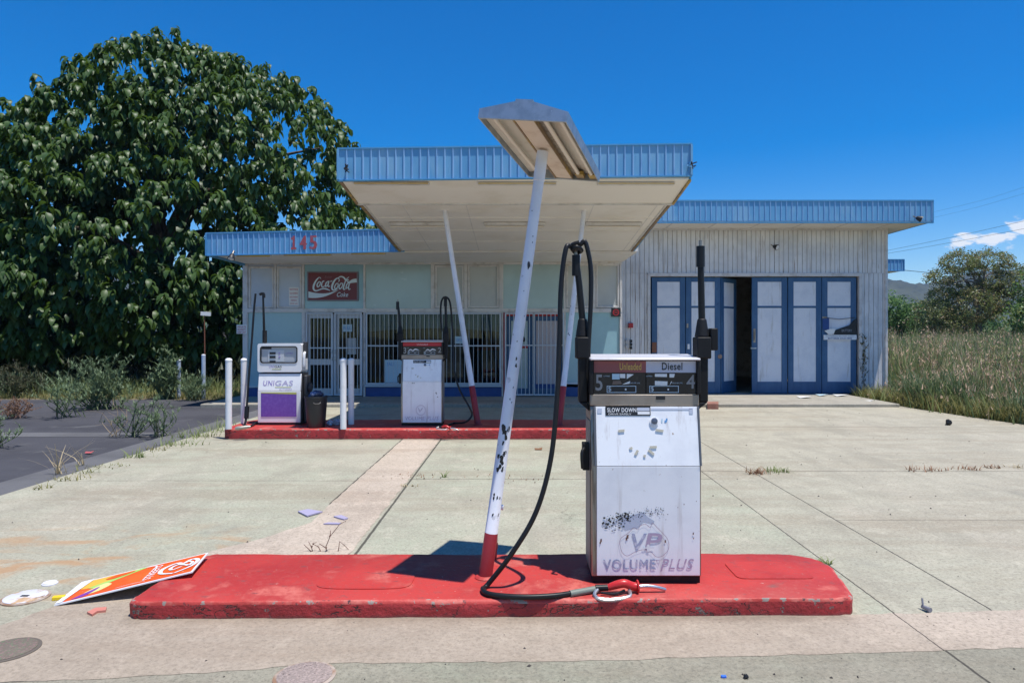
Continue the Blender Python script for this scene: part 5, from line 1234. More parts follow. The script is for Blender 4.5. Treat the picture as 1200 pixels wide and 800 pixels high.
w.text('STREETS', bp(.665, .14, lyr[0]), e2.normalized(), -e1.normalized(), e2.length * .68, e1.length * .065, m_bw, 0, .02)
w.ribbon([(.42, .08), (.55, .1), (.64, .07)], [.008, .012, .004], m_bw, fr2, 4); lyr[0] += .0006
w.ribbon([(.5, .9), (.6, .86), (.63, .6)], [.012, .014, .008], m_bw, fr2, 4); w.build('lettering', bd)
c = G(69, 702, 0); MB().obox(c + V((0, 0, .012)), (.035, .01, 0), (-.006, .018, 0), (0, 0, .012), mat('yellow_plastic', (.8, .55, .02), .4)).build('plastic_scrap', label='small yellow plastic scrap by the corner of the fallen sign', cat='scrap', bevel=.004)
# pink broken tile
w = MB(); w.prism([G(102, 719, .004), G(112, 714, .004), G(125, 713, .004), G(124, 717, .004), G(114, 718, .004), G(108, 722, .004)], (0, 0, .014), mat('salmon_tile', (.55, .2, .15), .6)); w.build('broken_tile', label='salmon pink broken tile piece on pale concrete by front island', cat='tile')

# covers in the ground
def ground_cover(px, py, r, label, mtop, mrim, extra=None):
    c = G(px, py, 0); z = .0045
    t = thing('manhole_cover', label, 'manhole cover', (c.x, c.y, 0), 'round service covers in the concrete')
    MB().lathe((c.x, c.y, z - .02), [(r * 1.1, 0), (r * 1.1, .0235), (r * 1.0, .026)], mrim, 36).build('rim', t)
    w = MB(); w.lathe((c.x, c.y, z - .02), [(r * .97, 0), (r * .97, .0285), (r * .93, .031)], mtop, 36)
    w.build('lid', t)
    if extra: w = MB(); w.box(c.x - .03, c.x + .02, c.y - .012, c.y + .012, z + .0105, z + .013, m_ink); w.build('key_slot', t)
m_ringr = mat('rusty_rim', (.26, .15, .09), .8, layers=[((.4, .33, .27), 9, .4, .6)])
ground_cover(30, 700.5, .128, 'round white painted service cover with rusty rim left of front island', mat('white_cover', (.62, .62, .66), .5, layers=[((.5, .33, .18), 7, .5, .62), ((.25, .18, .13), 14, .62, .7)]), m_ringr, True)
ground_cover(58.5, 684, .045, 'smallest round white cap near the fallen sign', mat('white_cap', (.66, .65, .68), .5), mat('white_cap', (.66, .65, .68), .5))
ground_cover(9, 762.5, .142, 'dark mossy round cover at lower left corner of the concrete', mat('mossy_cover', (.16, .13, .10), .8, layers=[((.14, .17, .10), 45, .5, .62), ((.24, .15, .14), 60, .5, .62)], bump=(60, .01)), mat('dark_ring', (.12, .1, .08), .8))
ground_cover(357, 793, .14, 'pinkish gravelly round cover below the front island', mat('pink_gravel_cover', (.30, .24, .21), .85, layers=[((.42, .33, .29), 60, .45, .6), ((.14, .11, .1), 70, .58, .66)], bump=(80, .012)), m_ringr)

# ================================================================== LITTER
def slab_piece(name, label, cat, pts, z, th, m):
    w = MB(); w.prism([(*G(a, b, 0)[:2], z) for a, b in pts], (0, 0, th), m); w.build(name, label=label, cat=cat)
m_lil = mat('lilac_board', (.36, .33, .46), .6)
slab_piece('board_scrap', 'largest lilac board scrap lying on the concrete behind the front island', 'scrap', [(349, 600.5), (361, 598), (378, 601), (370, 603), (360, 606)], .006, .012, m_lil)
slab_piece('board_scrap', 'lilac board scrap beside the dry twigs on the pale strip', 'scrap', [(391, 606.5), (400, 605), (408, 608.5), (403, 610), (397, 608.5)], .006, .012, m_lil)
slab_piece('board_scrap', 'thin lilac board sliver nearest the dry twigs on the pale strip', 'scrap', [(379, 615), (385, 613.5), (400, 614), (397, 615.3)], .006, .01, m_lil)
slab_piece('brick', 'brown half brick lying on the apron edge behind the front pump', 'brick', [(829, 476.5), (842, 476.5), (842, 479.5), (829, 479.5)], .0, .13, mat('brown_brick', (.24, .10, .07), .8, layers=[((.34, .17, .12), 8, .4, .7)]))
w = MB(); c = G(1111.5, 498, 0); crumple(w, (c.x, c.y, .055), .062, m_ink, 77, 1); w.build('black_lump', label='small black lump on concrete near the grass edge', cat='litter')
w = MB(); c = G(1086, 716, 0); w.tube([c + V((-.01, .03, .02)), c + V((.005, -.03, .02))], [.012, .016], mat('grey_plastic', (.2, .2, .23), .5), 8); w.tube([c + V((-.012, .02, .03)), c + V((-.008, .035, .07))], .006, MATS['grey_plastic'], 6); w.build('bolt', label='grey metal bolt on the concrete right of the front island', cat='bolt')
w = MB(); c = G(848, 794, 0); w.obox(c + V((0, 0, .008)), (.013, 0, 0), (0, .007, 0), (0, 0, .006), mat('bright_blue_plastic', (.03, .16, .7), .4)); w.build('bottle_cap', label='tiny bright blue plastic cap on the concrete at bottom', cat='cap', bevel=.002)
w = MB(); c = G(874, 795, 0); crumple(w, (c.x, c.y, .012), .014, m_ink, 78, 1); w.build('pebble', label='small black pebble right of the blue plastic cap', cat='pebble')
PAPERS = ((942, 466, 14, 3, 'white paper sheet flat on the apron below the garage doors'), (962, 463.5, 9, 2, 'bluish paper scrap nearest the threshold of garage doors'), (984, 463.8, 13, 2.4, 'white paper scrap at foot of the rightmost garage door leaf'), (1015, 469, 8, 4, 'crumpled white paper in grass by the garage corner'))
for px, py, wd, hh, lab in PAPERS:
    c = G(px, py, AZ); w = MB(); wdm = wd / F * c.y / 2; z = .006
    pts = [(c.x - wdm, c.y - .16), (c.x + wdm, c.y - .2), (c.x + wdm * .9, c.y + .12), (c.x - wdm * .8, c.y + .16)]
    zb = AZ if px < 1008 else .04
    w.prism([(x, y, zb + .01 + (.05 if k == 1 else .02 if k == 3 else 0)) for k, (x, y) in enumerate(pts)], (0, 0, .006), m_paper if 'bluish' not in lab else m_paperb); w.build('paper_scrap', label=lab, cat='paper')
for px, py, lab in ((631, 527, 'small brown leaf curled on the concrete before far island'), (104, 531, 'small red wrapper on the asphalt near the concrete edge'), (424, 503, 'torn red wrapper on far island kerb edge')):
    if px == 424: continue
    c = G(px, py, 0); w = MB(); w.prism([c + V(p) for p in ((-.05, -.02, .004), (.05, -.03, .006), (.06, .03, .03), (0, .05, .012), (-.06, .03, .02))], (0, 0, .005), mat('brown_leaf', (.2, .09, .04), .7) if px > 300 else mat('faded_red_wrapper', (.45, .1, .1), .6)); w.build('dead_leaf' if px > 300 else 'wrapper', label=lab, cat='leaf' if px > 300 else 'wrapper')
# uncountable grit on the concrete
n = 230; gvs = []; gqs = []
rr = random.Random(9)
for k in range(n):
    Y = 3.3 + 13 * rr.random() ** 1.6; X = rr.uniform(-.75, .78) * Y
    if X < -5.5 or X > 9: continue
    p = V((X, Y, .004)); 
    if -2.5 < X < 2.3 and 4.0 < Y < 5.1: continue
    s = rr.uniform(.002, .008) * (1 + Y * .06); i = len(gvs)
    for a in range(4): an = a * PI / 2 + rr.random(); gvs.append((X + s * math.cos(an) * rr.uniform(.6, 1.6), Y + s * math.sin(an), .004))
    gvs.append((X, Y, .004 + s * .9))
    for a in range(4): gqs.append((i + a, i + (a + 1) % 4, i + 4))
np_obj('gravel', np.array(gvs), np.array(gqs), [mat('dark_grit', (.06, .05, .045), .9)], smooth_=False, kind='stuff', label='scattered dark grit and leaf crumbs on the concrete', cat='grit')

# ================================================================== PLANTS
def blades(bases, hts, lean, wd, nseg=3, rng=NPR, curve=.6, az=None):
    """curved tapering grass blades as quad strips; returns verts, quads"""
    n = len(bases); az = rng.uniform(0, 2 * PI, n) if az is None else az
    d = np.stack([np.cos(az), np.sin(az), np.zeros(n)], 1); s = np.stack([-np.sin(az + rng.uniform(-.8, .8, n)), np.cos(az), np.zeros(n)], 1)
    V_ = []
    for k in range(nseg + 1):
        t = k / nseg
        c = bases + d * (lean * t ** 1.6 * hts)[:, None]; c = c + np.array([0, 0, 1]) * (hts * (t - curve * .25 * t * t * lean))[:, None]
        hw = (wd * (1 - .86 * t) * .5)[:, None] if True else 0
        V_.append(c - s * hw); V_.append(c + s * hw)
    Vv = np.stack(V_, 1).reshape(-1, 3); m = (nseg + 1) * 2
    base = (np.arange(n) * m)[:, None]
    q = np.concatenate([base + np.array([2 * k, 2 * k + 1, 2 * k + 3, 2 * k + 2]) for k in range(nseg)], 1).reshape(-1, 4)
    return Vv, q
m_g_dry = leaf_mat('dry_straw', (.50, .41, .25), (.40, .32, .19), rough=.8, trans=.2, scale=.6)
m_g_green = leaf_mat('weed_green', (.15, .20, .06), (.20, .24, .085), rough=.7, trans=.25, scale=.6)
m_g_dk = leaf_mat('weed_dark_green', (.075, .125, .05), (.105, .155, .07), rough=.6, trans=.2, scale=.6)
m_g_seed = leaf_mat('seed_head', (.52, .38, .27), (.42, .29, .20), rough=.9, trans=.15, scale=.6)
m_g_red = leaf_mat('rusty_weed', (.32, .18, .11), (.25, .15, .09), rough=.9, trans=.15, scale=.6)
m_g_lime = leaf_mat('short_grass', (.14, .16, .04), (.22, .20, .07), rough=.7, trans=.25, scale=.8)
def field():
    rng = np.random.default_rng(21)
    N_ = 5200
    Y = 11.5 + 62 * rng.random(N_) ** 1.75
    X = rng.uniform(.40, 1.15, N_) * Y + 0
    ed = np.interp(Y, [9.5, 11.5, 13.0, 14.5, 16.2, 18.2, 18.5, 60], [11.2, 10.35, 10.1, 9.86, 9.66, 9.58, 10.75, 10.75])
    ok = (X > ed + .1) & ~((X < 16) & (Y > 26.3) & (Y < 36)); X, Y, ed = X[ok], Y[ok], ed[ok]
    Vs, Qs, Ms = [], [], []; off = 0
    def add(v, q, m):
        nonlocal off
        Vs.append(v); Qs.append(q + off); Ms.append(np.full(len(q), m)); off += len(v)
    near = np.clip((X - ed) / 1.6, .0, 1)
    Z = np.array([ground_z(a, b) for a, b in zip(X, Y)])
    clh = np.clip(rng.normal(1, .24, len(X)), .5, 1.7)
    patch = np.sin(X * .9 + 1.3) * np.cos(Y * .55) + rng.normal(0, .6, len(X))
    for mi, sel, nb, hmin, hmax, wd in ((0, patch > -.3, 8, .6, 1.2, .014), (1, np.abs(patch) < 1.2, 18, .5, 1.05, .024), (2, patch < .2, 15, .45, 1.1, .028), (4, patch > 1.2, 7, .5, 1.1, .018)):
        ix = np.where(sel)[0]; ix = np.repeat(ix, nb)
        n = len(ix); sc_ = 1 + Y[ix] * .022
        b = np.stack([X[ix] + rng.normal(0, .16, n) * sc_, Y[ix] + rng.normal(0, .16, n) * sc_, Z[ix] - .02], 1)
        h = rng.uniform(hmin, hmax, n) * (.35 + .65 * near[ix]) * clh[ix] * (.82 + .36 * np.sin(X[ix] * 1.1 + Y[ix] * .35) * np.sin(Y[ix] * .62 + 1) + .18 * np.sin(X[ix] * 2.7)) * np.where(rng.random(n) > .93, 1.35, 1)
        v, q = blades(b, h, rng.uniform(.08, .5, n), wd * sc_ * rng.uniform(.7, 1.5, n), 3, rng); add(v, q, mi)
        if mi in (0, 4):                               # seed heads: short wide plumes on the tips
            tips = v.reshape(n, 8, 3)[:, 6:8].mean(1); pick = rng.random(n) < .32; tp_ = tips[pick]; k = len(tp_)
            for rep in range(4):
                bb = tp_ + rng.normal(0, .03, (k, 3)) * np.array([1, 1, 1.6]); v2, q2 = blades(bb - np.array([0, 0, .07]), rng.uniform(.05, .15, k), rng.uniform(.2, 1.1, k), rng.uniform(.012, .032, k) * (1 + tp_[:, 1] * .012), 1, rng); add(v2, q2, 3)
    # tall flowering stalks
    n = 260; Yk = 13 + 26 * rng.random(n) ** 1.3; Xk = rng.uniform(.5, .9, n) * Yk; k_ = Xk > 10.9; Xk, Yk = Xk[k_], Yk[k_]; n = len(Xk)
    b = np.stack([Xk, Yk, np.array([ground_z(a, c) for a, c in zip(Xk, Yk)])], 1); h = rng.uniform(1.2, 1.95, n)
    v, q = blades(b, h, rng.uniform(.02, .12, n), np.full(n, .03), 3, rng); add(v, q, 4)
    for rep in range(26):
        t = rng.uniform(.45, 1, n); bb = b + np.array([0, 0, 1]) * (h * t)[:, None]; v2, q2 = blades(bb, rng.uniform(.08, .26, n) * (1.35 - t), rng.uniform(.6, 1.4, n), rng.uniform(.015, .035, n), 2, rng); add(v2, q2, 3 if rep % 2 else 1)
    # low green fringe by the kerb and the garage corner
    n = 3400; Yk = rng.uniform(12.2, 20.5, n); e2_ = np.interp(Yk, [9.5, 11.5, 13.0, 14.5, 16.2, 18.2, 19.4, 60], [11.05, 10.2, 9.95, 9.7, 9.5, 9.4, 9.4, 10.6]); Xk = e2_ + np.abs(rng.normal(0, .5, n))
    ok = ~((Xk < GX1 + .08) & (Yk > GAY - .1)); Xk, Yk = Xk[ok], Yk[ok]; n = len(Xk)
    v, q = blades(np.stack([Xk, Yk, np.full(n, -.03)], 1), rng.uniform(.12, .5, n), rng.uniform(.2, .9, n), rng.uniform(.012, .028, n), 3, rng); add(v, q, 5)
    n = 4600; Yk = rng.uniform(12.0, 18.6, n); e2_ = np.interp(Yk, [9.5, 11.5, 13.0, 14.5, 16.2, 18.2, 60], [11.05, 10.2, 9.95, 9.7, 9.5, 9.4, 9.4]); Xk = e2_ + .25 + np.abs(rng.normal(0, .5, n))
    v, q = blades(np.stack([Xk, Yk, np.full(n, -.03)], 1), rng.uniform(.3, 1.0, n) * (.7 + .4 * np.sin(Xk * 3 + Yk * 2.1)), rng.uniform(.1, .6, n), rng.uniform(.02, .04, n), 3, rng); add(v, q, 2)
    np_obj('dry_grass', np.concatenate(Vs), np.concatenate(Qs), [m_g_dry, m_g_green, m_g_dk, m_g_seed, m_g_red, m_g_lime], np.concatenate(Ms), kind='stuff', label='tall dry grass and weeds filling the field beside the garage', cat='grass')
field()
def left_grass():
    rng = np.random.default_rng(8); Vs, Qs, Ms = [], [], []; off = 0
    def add(X, Y, h, w_, m, lean=(.2, .9)):
        nonlocal off
        n = len(X); v, q = blades(np.stack([X, Y, np.full(n, -.03)], 1), h, rng.uniform(*lean, n), w_, 3, rng); Vs.append(v); Qs.append(q + off); Ms.append(np.full(len(q), m)); off += len(v)
    Y0 = YG(467)
    n = 9000; X = rng.uniform(-26, -7.9, n); Y = Y0 + rng.random(n) ** 1.3 * 3.2 + .25 * np.sin(X * 1.7); add(X, Y, rng.uniform(.06, .22, n), rng.uniform(.012, .028, n), 5)
    n = 3500; X = rng.uniform(-26, -8, n); Y = Y0 + .6 + rng.random(n) * 4; k = np.sin(X * 1.3) + np.sin(X * .57 + 2) > -.3; X, Y = X[k], Y[k]; n = len(X); add(X, Y, rng.uniform(.2, .6, n), rng.uniform(.015, .03, n), 1)
    n = 1500; X = rng.uniform(-26, -13, n); Y = Y0 + .8 + rng.random(n) * 3; add(X, Y, rng.uniform(.3, .8, n), rng.uniform(.02, .04, n), 2)
    np_obj('short_grass', np.concatenate(Vs), np.concatenate(Qs), [m_g_dry, m_g_green, m_g_dk, m_g_seed, m_g_red, m_g_lime], np.concatenate(Ms), kind='stuff', label='strip of yellow green grass along the rear edge of the asphalt', cat='grass')
left_grass()
def edge_weeds():
    rng = np.random.default_rng(14); Vs, Qs, Ms = [], [], []; off = 0
    def tuft(px, py, n, h, sp, m, st=1):
        nonlocal off
        c = G(px, py, 0); b = np.stack([c.x + rng.normal(0, sp, n) * st, c.y + rng.normal(0, sp, n) * .6, np.zeros(n)], 1)
        v, q = blades(b, rng.uniform(.4, 1, n) * h, rng.uniform(.3, 1.4, n), rng.uniform(.008, .02, n), 3, rng); Vs.append(v); Qs.append(q + off); Ms.append(np.full(len(q), m)); off += len(v)
    for px, py, n, h, sp, m in ((228, 512, 90, .2, .22, 1), (205, 521, 70, .16, .2, 1), (180, 527, 40, .1, .15, 5), (160, 536, 40, .16, .1, 1), (125, 546, 30, .06, .14, 5), (105, 554, 24, .1, .08, 5), (80, 562, 34, .08, .12, 5), (52, 572, 14, .08, .06, 5), (250, 505, 60, .2, .2, 1), (262, 500, 40, .25, .15, 1), (70, 555, 16, .45, .04, 0), (95, 545, 10, .4, .03, 0),
                                (887, 555, 50, .11, .06, 4), (905, 553, 60, .1, .10, 1), (1083, 551, 50, .08, .12, 4), (1131, 550, 40, .08, .08, 4), (1160, 548, 24, .07, .06, 4), (1198, 548, 26, .07, .1, 0), (965, 661, 26, .06, .03, 1), (436, 506, 14, .2, .04, 1), (488, 558, 50, .03, .16, 4), (600, 560, 30, .03, .3, 4), (477, 570, 24, .04, .06, 0), (520, 559, 10, .12, .02, 1), (597, 500, 40, .16, .16, 0)):
        tuft(px, py, n, h, sp, m)
    np_obj('weeds', np.concatenate(Vs), np.concatenate(Qs), [m_g_dry, m_g_green, m_g_dk, m_g_seed, m_g_red, m_g_lime], np.concatenate(Ms), kind='stuff', label='small grass tufts growing in the joints of the concrete', cat='weeds')
edge_weeds()
def weed(name, label, base, h, n, spread, mleaf, mstem, seed, leaf=.05, dens=14, wdl=.012):
    rr = random.Random(seed); rng = np.random.default_rng(seed); base = V(base)
    t = thing(name, label, 'weed', base)
    w = MB(); L = []
    for k in range(n):
        az = rr.uniform(0, 2 * PI); u = rr.random() ** .6; sp = spread * u; hh = h * math.sqrt(max(.05, 1 - (u * .93) ** 2)) * rr.uniform(.6, 1.08)
        b0 = spread * .22; p0 = base + V((rr.gauss(0, b0), rr.gauss(0, b0), 0)); p3 = base + V((math.cos(az) * sp, math.sin(az) * sp, hh)); pm = p0 * .45 + p3 * .55 + V((rr.gauss(0, .08), rr.gauss(0, .08), hh * rr.uniform(-.05, .2)))
        pts = catmull([p0, pm, p3], 4); w.tube(pts, [.005 * h / .6 + .002, .002], mstem, 5)
        for br in range(2 if mleaf else 1):
            i = rr.randint(2, len(pts) - 2); e = pts[i] + V((rr.gauss(0, .16), rr.gauss(0, .16), rr.uniform(.03, .2))) * (h / .9); w.tube([pts[i], pts[i].lerp(e, .6) + V((0, 0, .02)), e], [.004, .0015], mstem, 4)
            if mleaf: L += [pts[i].lerp(e, rr.uniform(.3, 1)) for _ in range(dens // 3)]
        for j in range(dens):
            q = rr.uniform(.15, 1); i = min(int(q * (len(pts) - 1)), len(pts) - 2); L.append(pts[i].lerp(pts[i + 1], q * (len(pts) - 1) - i))
    w.build('stem', t)
    if L and mleaf:
        b = np.array([tuple(p) for p in L]); b = np.repeat(b, 2, 0); m = len(b)
        v, q = blades(b, rng.uniform(.5, 1.3, m) * leaf, rng.uniform(.3, 1.6, m), rng.uniform(.6, 1.4, m) * wdl, 2, rng); np_obj('foliage', v, q, [mleaf], parent=t)
    return t
m_stem = mat('green_stem', (.09, .12, .05), .7); m_dstem = mat('dry_stem', (.33, .25, .16), .8); m_twig = mat('brown_twig', (.14, .07, .05), .8); m_rstem = mat('reddish_dry_stem', (.24, .13, .09), .8)
m_wl = leaf_mat('grey_green_weed', (.11, .17, .075), (.15, .21, .11), rough=.6, trans=.2, scale=4)
m_wd = leaf_mat('dry_weed_leaf', (.24, .15, .09), (.18, .1, .06), rough=.8, trans=.2, scale=4)
weed('weed', 'spreading leggy green weed on asphalt left of the big bush', G(74, 489), 1.0, 13, .75, m_wl, m_stem, 1, .085, 14, .020)
weed('weed', 'largest bushy grey green weed before the grass strip', G(118, 479), 1.25, 44, .95, m_wl, m_stem, 2, .10, 20, .024)
weed('weed', 'thin upright green weed near the pale dry stalk on asphalt', G(154, 511), .75, 12, .30, m_wl, m_stem, 3, .07, 12, .017)
weed('weed', 'leaning green weed nearest the concrete edge of the asphalt', G(180, 511), .80, 12, .46, m_wl, m_stem, 4, .075, 12, .017)
weed('weed', 'bare pale forked dry stalk on the asphalt', G(133, 511), .66, 7, .2, None, m_dstem, 5)
weed('weed', 'brown dried weed low on asphalt at far left', G(17, 489), .42, 40, .45, m_wd, m_rstem, 6, .05, 12, .012)
weed('weed', 'green weed cut off at left edge of the asphalt', G(-6, 524), .6, 18, .36, m_wl, m_stem, 7, .08, 14, .014)
weed('weed', 'tall leafy weed behind the driveway near the short pale post', V((*G(196, 466)[:2], -.03)), 1.4, 30, .45, m_wl, m_stem, 8, .14, 14, .04)
weed('weed', 'bushy weed at the foot of the rusty sign stake', V((*G(228, 468)[:2], -.03)), .75, 36, .6, m_wl, m_stem, 18, .11, 14, .016)
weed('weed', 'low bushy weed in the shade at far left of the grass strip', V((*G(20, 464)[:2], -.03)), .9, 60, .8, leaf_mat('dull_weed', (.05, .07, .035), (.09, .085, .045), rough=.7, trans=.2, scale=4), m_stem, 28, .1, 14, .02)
tw = G(385, 649, 0)
t = thing('weed', 'thin dry twigs growing behind the front island', 'weed', tw)
w = MB(); Yw = tw.y + .05
for pts in ([(383, 652), (382, 640), (387, 628), (398, 614), (406, 609.5)], [(387, 628), (387.5, 621)], [(368, 652), (365, 641), (361.5, 634)], [(365, 646), (356, 637.5)], [(379, 652), (373, 640), (366.5, 637), (371, 635)], [(382.5, 642), (374, 636.5)], [(395, 652), (397, 642), (398, 634), (403, 638), (411, 646)]):
    w.tube([P(x, y, Yw + .015 * k) for k, (x, y) in enumerate(pts)], [.0042, .002], m_twig, 5)
for x, y in ((365.5, 640), (367, 637), (382.3, 641.5), (386.5, 628)): w.lathe(P(x, y, Yw), [(.003, -.008), (.008, 0), (.003, .008)], m_twig, 6)
w.build('stem', t)
# creeper on the garage wall
w = MB(); rr = random.Random(4); v0 = V((gx(1012), GAY - .05, .1)); pts = [v0, V((gx(1010), GAY - .045, .8)), V((gx(1011.5), GAY - .045, 1.2)), V((gx(1009.5), GAY - .045, 1.75))]
t = thing('creeper', 'thin withered creeper climbing garage wall beside the right door leaf', 'plant', v0)
w.tube(pts, [.008, .004], m_twig, 5, sm=4); w.build('stem', t)
L = [];
for k in range(90): q = rr.random() ** .9; p = catmull(pts, 6); L.append(tuple(p[int(q * (len(p) - 1))] + V((rr.gauss(0, .06), -.02, rr.gauss(0, .05)))))
v, q = blades(np.array(L), NPR.uniform(.05, .11, 90), NPR.uniform(.3, 1.3, 90), NPR.uniform(.025, .05, 90), 2); np_obj('foliage', v, q, [leaf_mat('creeper_leaf', (.14, .12, .04), (.1, .09, .035), rough=.7, scale=5)], parent=t)

# ------------------------------------------------------------------ trees
def limbs(w, root, top, r0, m, targets, seed):
    rr = random.Random(seed); root = V(root); top = V(top)
    w.tube(catmull([root, root.lerp(top, .5) + V((rr.gauss(0, .12), rr.gauss(0, .12), 0)), top], 4), [r0 * 1.25, r0, r0 * .7], m, 10)
    for tgt in targets:
        tgt = V(tgt); s = root.lerp(top, rr.uniform(.45, 1)); mid = s.lerp(tgt, .5) + V((0, 0, (tgt - s).length * .12)) + V((rr.gauss(0, .2), rr.gauss(0, .2), 0))
        w.tube(catmull([s, mid, tgt], 5), [r0 * .45, r0 * .25, r0 * .07], m, 6)
def drooping_leaves(P0, NRM, rng, nleaf, lmin, lmax, aspect=.62):
    """whorls of broad hanging leaves at branch tips"""
    n = len(P0); idx = np.repeat(np.arange(n), nleaf); m = len(idx)
    az = np.tile(np.linspace(0, 2 * PI, nleaf, endpoint=False), n) + rng.uniform(0, 2 * PI, n)[idx] + rng.normal(0, .3, m)
    out = NRM[idx]; d = np.stack([np.cos(az), np.sin(az), np.zeros(m)], 1) + out * np.array([1, 1, 0]) * .55
    d /= np.linalg.norm(d, axis=1)[:, None] + 1e-9
    s = np.stack([-d[:, 1], d[:, 0], np.zeros(m)], 1)
    L = rng.uniform(lmin, lmax, m); a0 = rng.uniform(-.15, .75, m) ; a1 = rng.uniform(-1.5, -1.15, m); a0 = np.where(rng.random(m) < .3, a0 - .7, a0)
    c = P0[idx] - np.array([0, 0, 1]) * (rng.random(m) ** 1.5 * .34)[:, None] + rng.normal(0, .03, (m, 3))
    prof = [.12, .85, 1.0, .62, .04]; ns = len(prof); rows = []
    cc = c.copy(); tw = rng.normal(0, .25, m)
    for k in range(ns):
        t = k / (ns - 1); a = a0 + (a1 - a0) * min(1, t * 1.25)
        if k: cc = cc + (d * np.cos(a)[:, None] + np.array([0, 0, 1]) * np.sin(a)[:, None]) * (L / (ns - 1))[:, None]
        up = -d * np.sin(a)[:, None] + np.array([0, 0, 1]) * np.cos(a)[:, None]
        hw = (L * aspect * .5 * prof[k])[:, None]; ss = s + up * tw[:, None]
        rows += [cc - ss * hw + up * hw * .28, cc, cc + ss * hw + up * hw * .28]
    Vv = np.stack(rows, 1).reshape(-1, 3); mm = ns * 3; b = (np.arange(m) * mm)[:, None]
    fc_ = []
    for k in range(ns - 1):
        for j in range(2): fc_.append(b + np.array([3 * k + j, 3 * k + j + 1, 3 * k + j + 4, 3 * k + j + 3]))
    return Vv, np.stack(fc_, 1).reshape(-1, 4)
def big_tree():
    rng = np.random.default_rng(33)
    TY = 26.6
    cx = (190 - CX) / F * TY
    t = thing('broadleaf_tree', 'huge dark broadleaf tree with drooping glossy leaves behind the shop', 'tree', (cx, TY, -.03))
    lobes = [(0, 0, 5.2, 6.6, 5.4, 5.2), (-1.2, -.3, 8.2, 3.9, 4.0, 3.3), (2.6, .2, 8.4, 4.5, 4.4, 3.6), (.5, 0, 10.5, 3.6, 3.4, 2.6), (-3.0, -.2, 7.0, 3.2, 3.2, 2.7), (-4.4, -.4, 4.8, 3.6, 3.8, 3.3), (4.6, .4, 6.3, 3.6, 3.8, 3.0), (-5.6, -1, 3.4, 3.2, 3.4, 2.6), (-2.0, -2.2, 3.6, 3.8, 3.4, 2.6), (2.0, -2.0, 3.3, 3.0, 3.2, 2.3), (-7.4, -.3, 4.2, 3.2, 3.2, 3.1), (-9.6, 0, 3.4, 3.2, 3.2, 2.6)]
    pts, nrm = [], []
    for (lx, ly, lz, rx, ry, rz) in lobes:
        n = int(80 * (rx * ry + ry * rz + rx * rz) / 3 / 1.55)
        d = rng.normal(0, 1, (n, 3)); d /= np.linalg.norm(d, axis=1)[:, None]
        # lump the surface so that branches stand out with hollows between
        r = 1 + .06 * np.sin(d[:, 0] * 9 + lx) * np.cos(d[:, 2] * 8 + ly) + rng.normal(0, .05, n)
        r *= np.where(rng.random(n) < .05, rng.uniform(1.03, 1.09, n), 1)
        r *= np.where(rng.random(n) < .22, rng.uniform(.72, .93, n), 1)
        p = np.array([lx, ly, lz]) + d * np.array([rx, ry, rz]) * r[:, None]
        pts.append(p); nrm.append(d)
    p = np.concatenate(pts); d = np.concatenate(nrm)
    inside = np.zeros(len(p), bool)
    for (lx, ly, lz, rx, ry, rz) in lobes: inside |= (((p - np.array([lx, ly, lz])) / np.array([rx, ry, rz])) ** 2).sum(1) < .66
    W_ = p + np.array([cx, TY, 0])
    keep = ~inside & (p[:, 2] > .95 + .35 * np.sin(p[:, 0] * 1.7)) & ~((W_[:, 0] > -8.3) & (W_[:, 1] < SHY + 7.4) & (W_[:, 2] < 5.0)) & (p[:, 1] < 3.2)
    keep &= ~((W_[:, 0] > -8.9) & (W_[:, 2] < 3.4))
    W_, d = W_[keep], d[keep]
    v, q = drooping_leaves(W_, d, rng, 14, .20, .46, .44)
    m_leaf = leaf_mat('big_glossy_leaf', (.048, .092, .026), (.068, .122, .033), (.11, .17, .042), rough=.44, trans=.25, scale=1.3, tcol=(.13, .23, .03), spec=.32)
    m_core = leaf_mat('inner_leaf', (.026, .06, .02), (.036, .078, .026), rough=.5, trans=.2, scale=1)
    # sparser inner foliage so the crown is not a shell
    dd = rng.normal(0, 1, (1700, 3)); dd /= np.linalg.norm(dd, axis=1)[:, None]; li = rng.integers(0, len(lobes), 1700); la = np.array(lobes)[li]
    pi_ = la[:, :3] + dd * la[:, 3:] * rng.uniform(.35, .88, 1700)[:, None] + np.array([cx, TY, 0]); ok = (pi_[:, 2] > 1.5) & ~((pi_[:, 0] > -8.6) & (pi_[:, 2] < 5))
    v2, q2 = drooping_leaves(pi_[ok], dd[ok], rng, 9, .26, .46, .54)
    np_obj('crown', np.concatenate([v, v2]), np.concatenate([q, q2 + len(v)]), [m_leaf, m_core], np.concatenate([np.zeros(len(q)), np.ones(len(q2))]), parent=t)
    w = MB(); tg = [(cx + rng.normal(0, 3.5), TY + rng.normal(0, 2), rng.uniform(3.5, 10)) for _ in range(26)]
    limbs(w, (cx + .3, TY, -.1), (cx, TY, 5.6), .36, m_tree_bark, tg, 3)
    limbs(w, (cx - 3.2, TY + .5, -.1), (cx - 3.8, TY, 3.6), .16, m_tree_bark, [(cx - 5.5 + rng.normal(0, 1), TY, 4.5 + rng.normal(0, 1)) for _ in range(6)], 4)
    w.build('trunk', t)
    return len(W_)
print('clusters', big_tree())
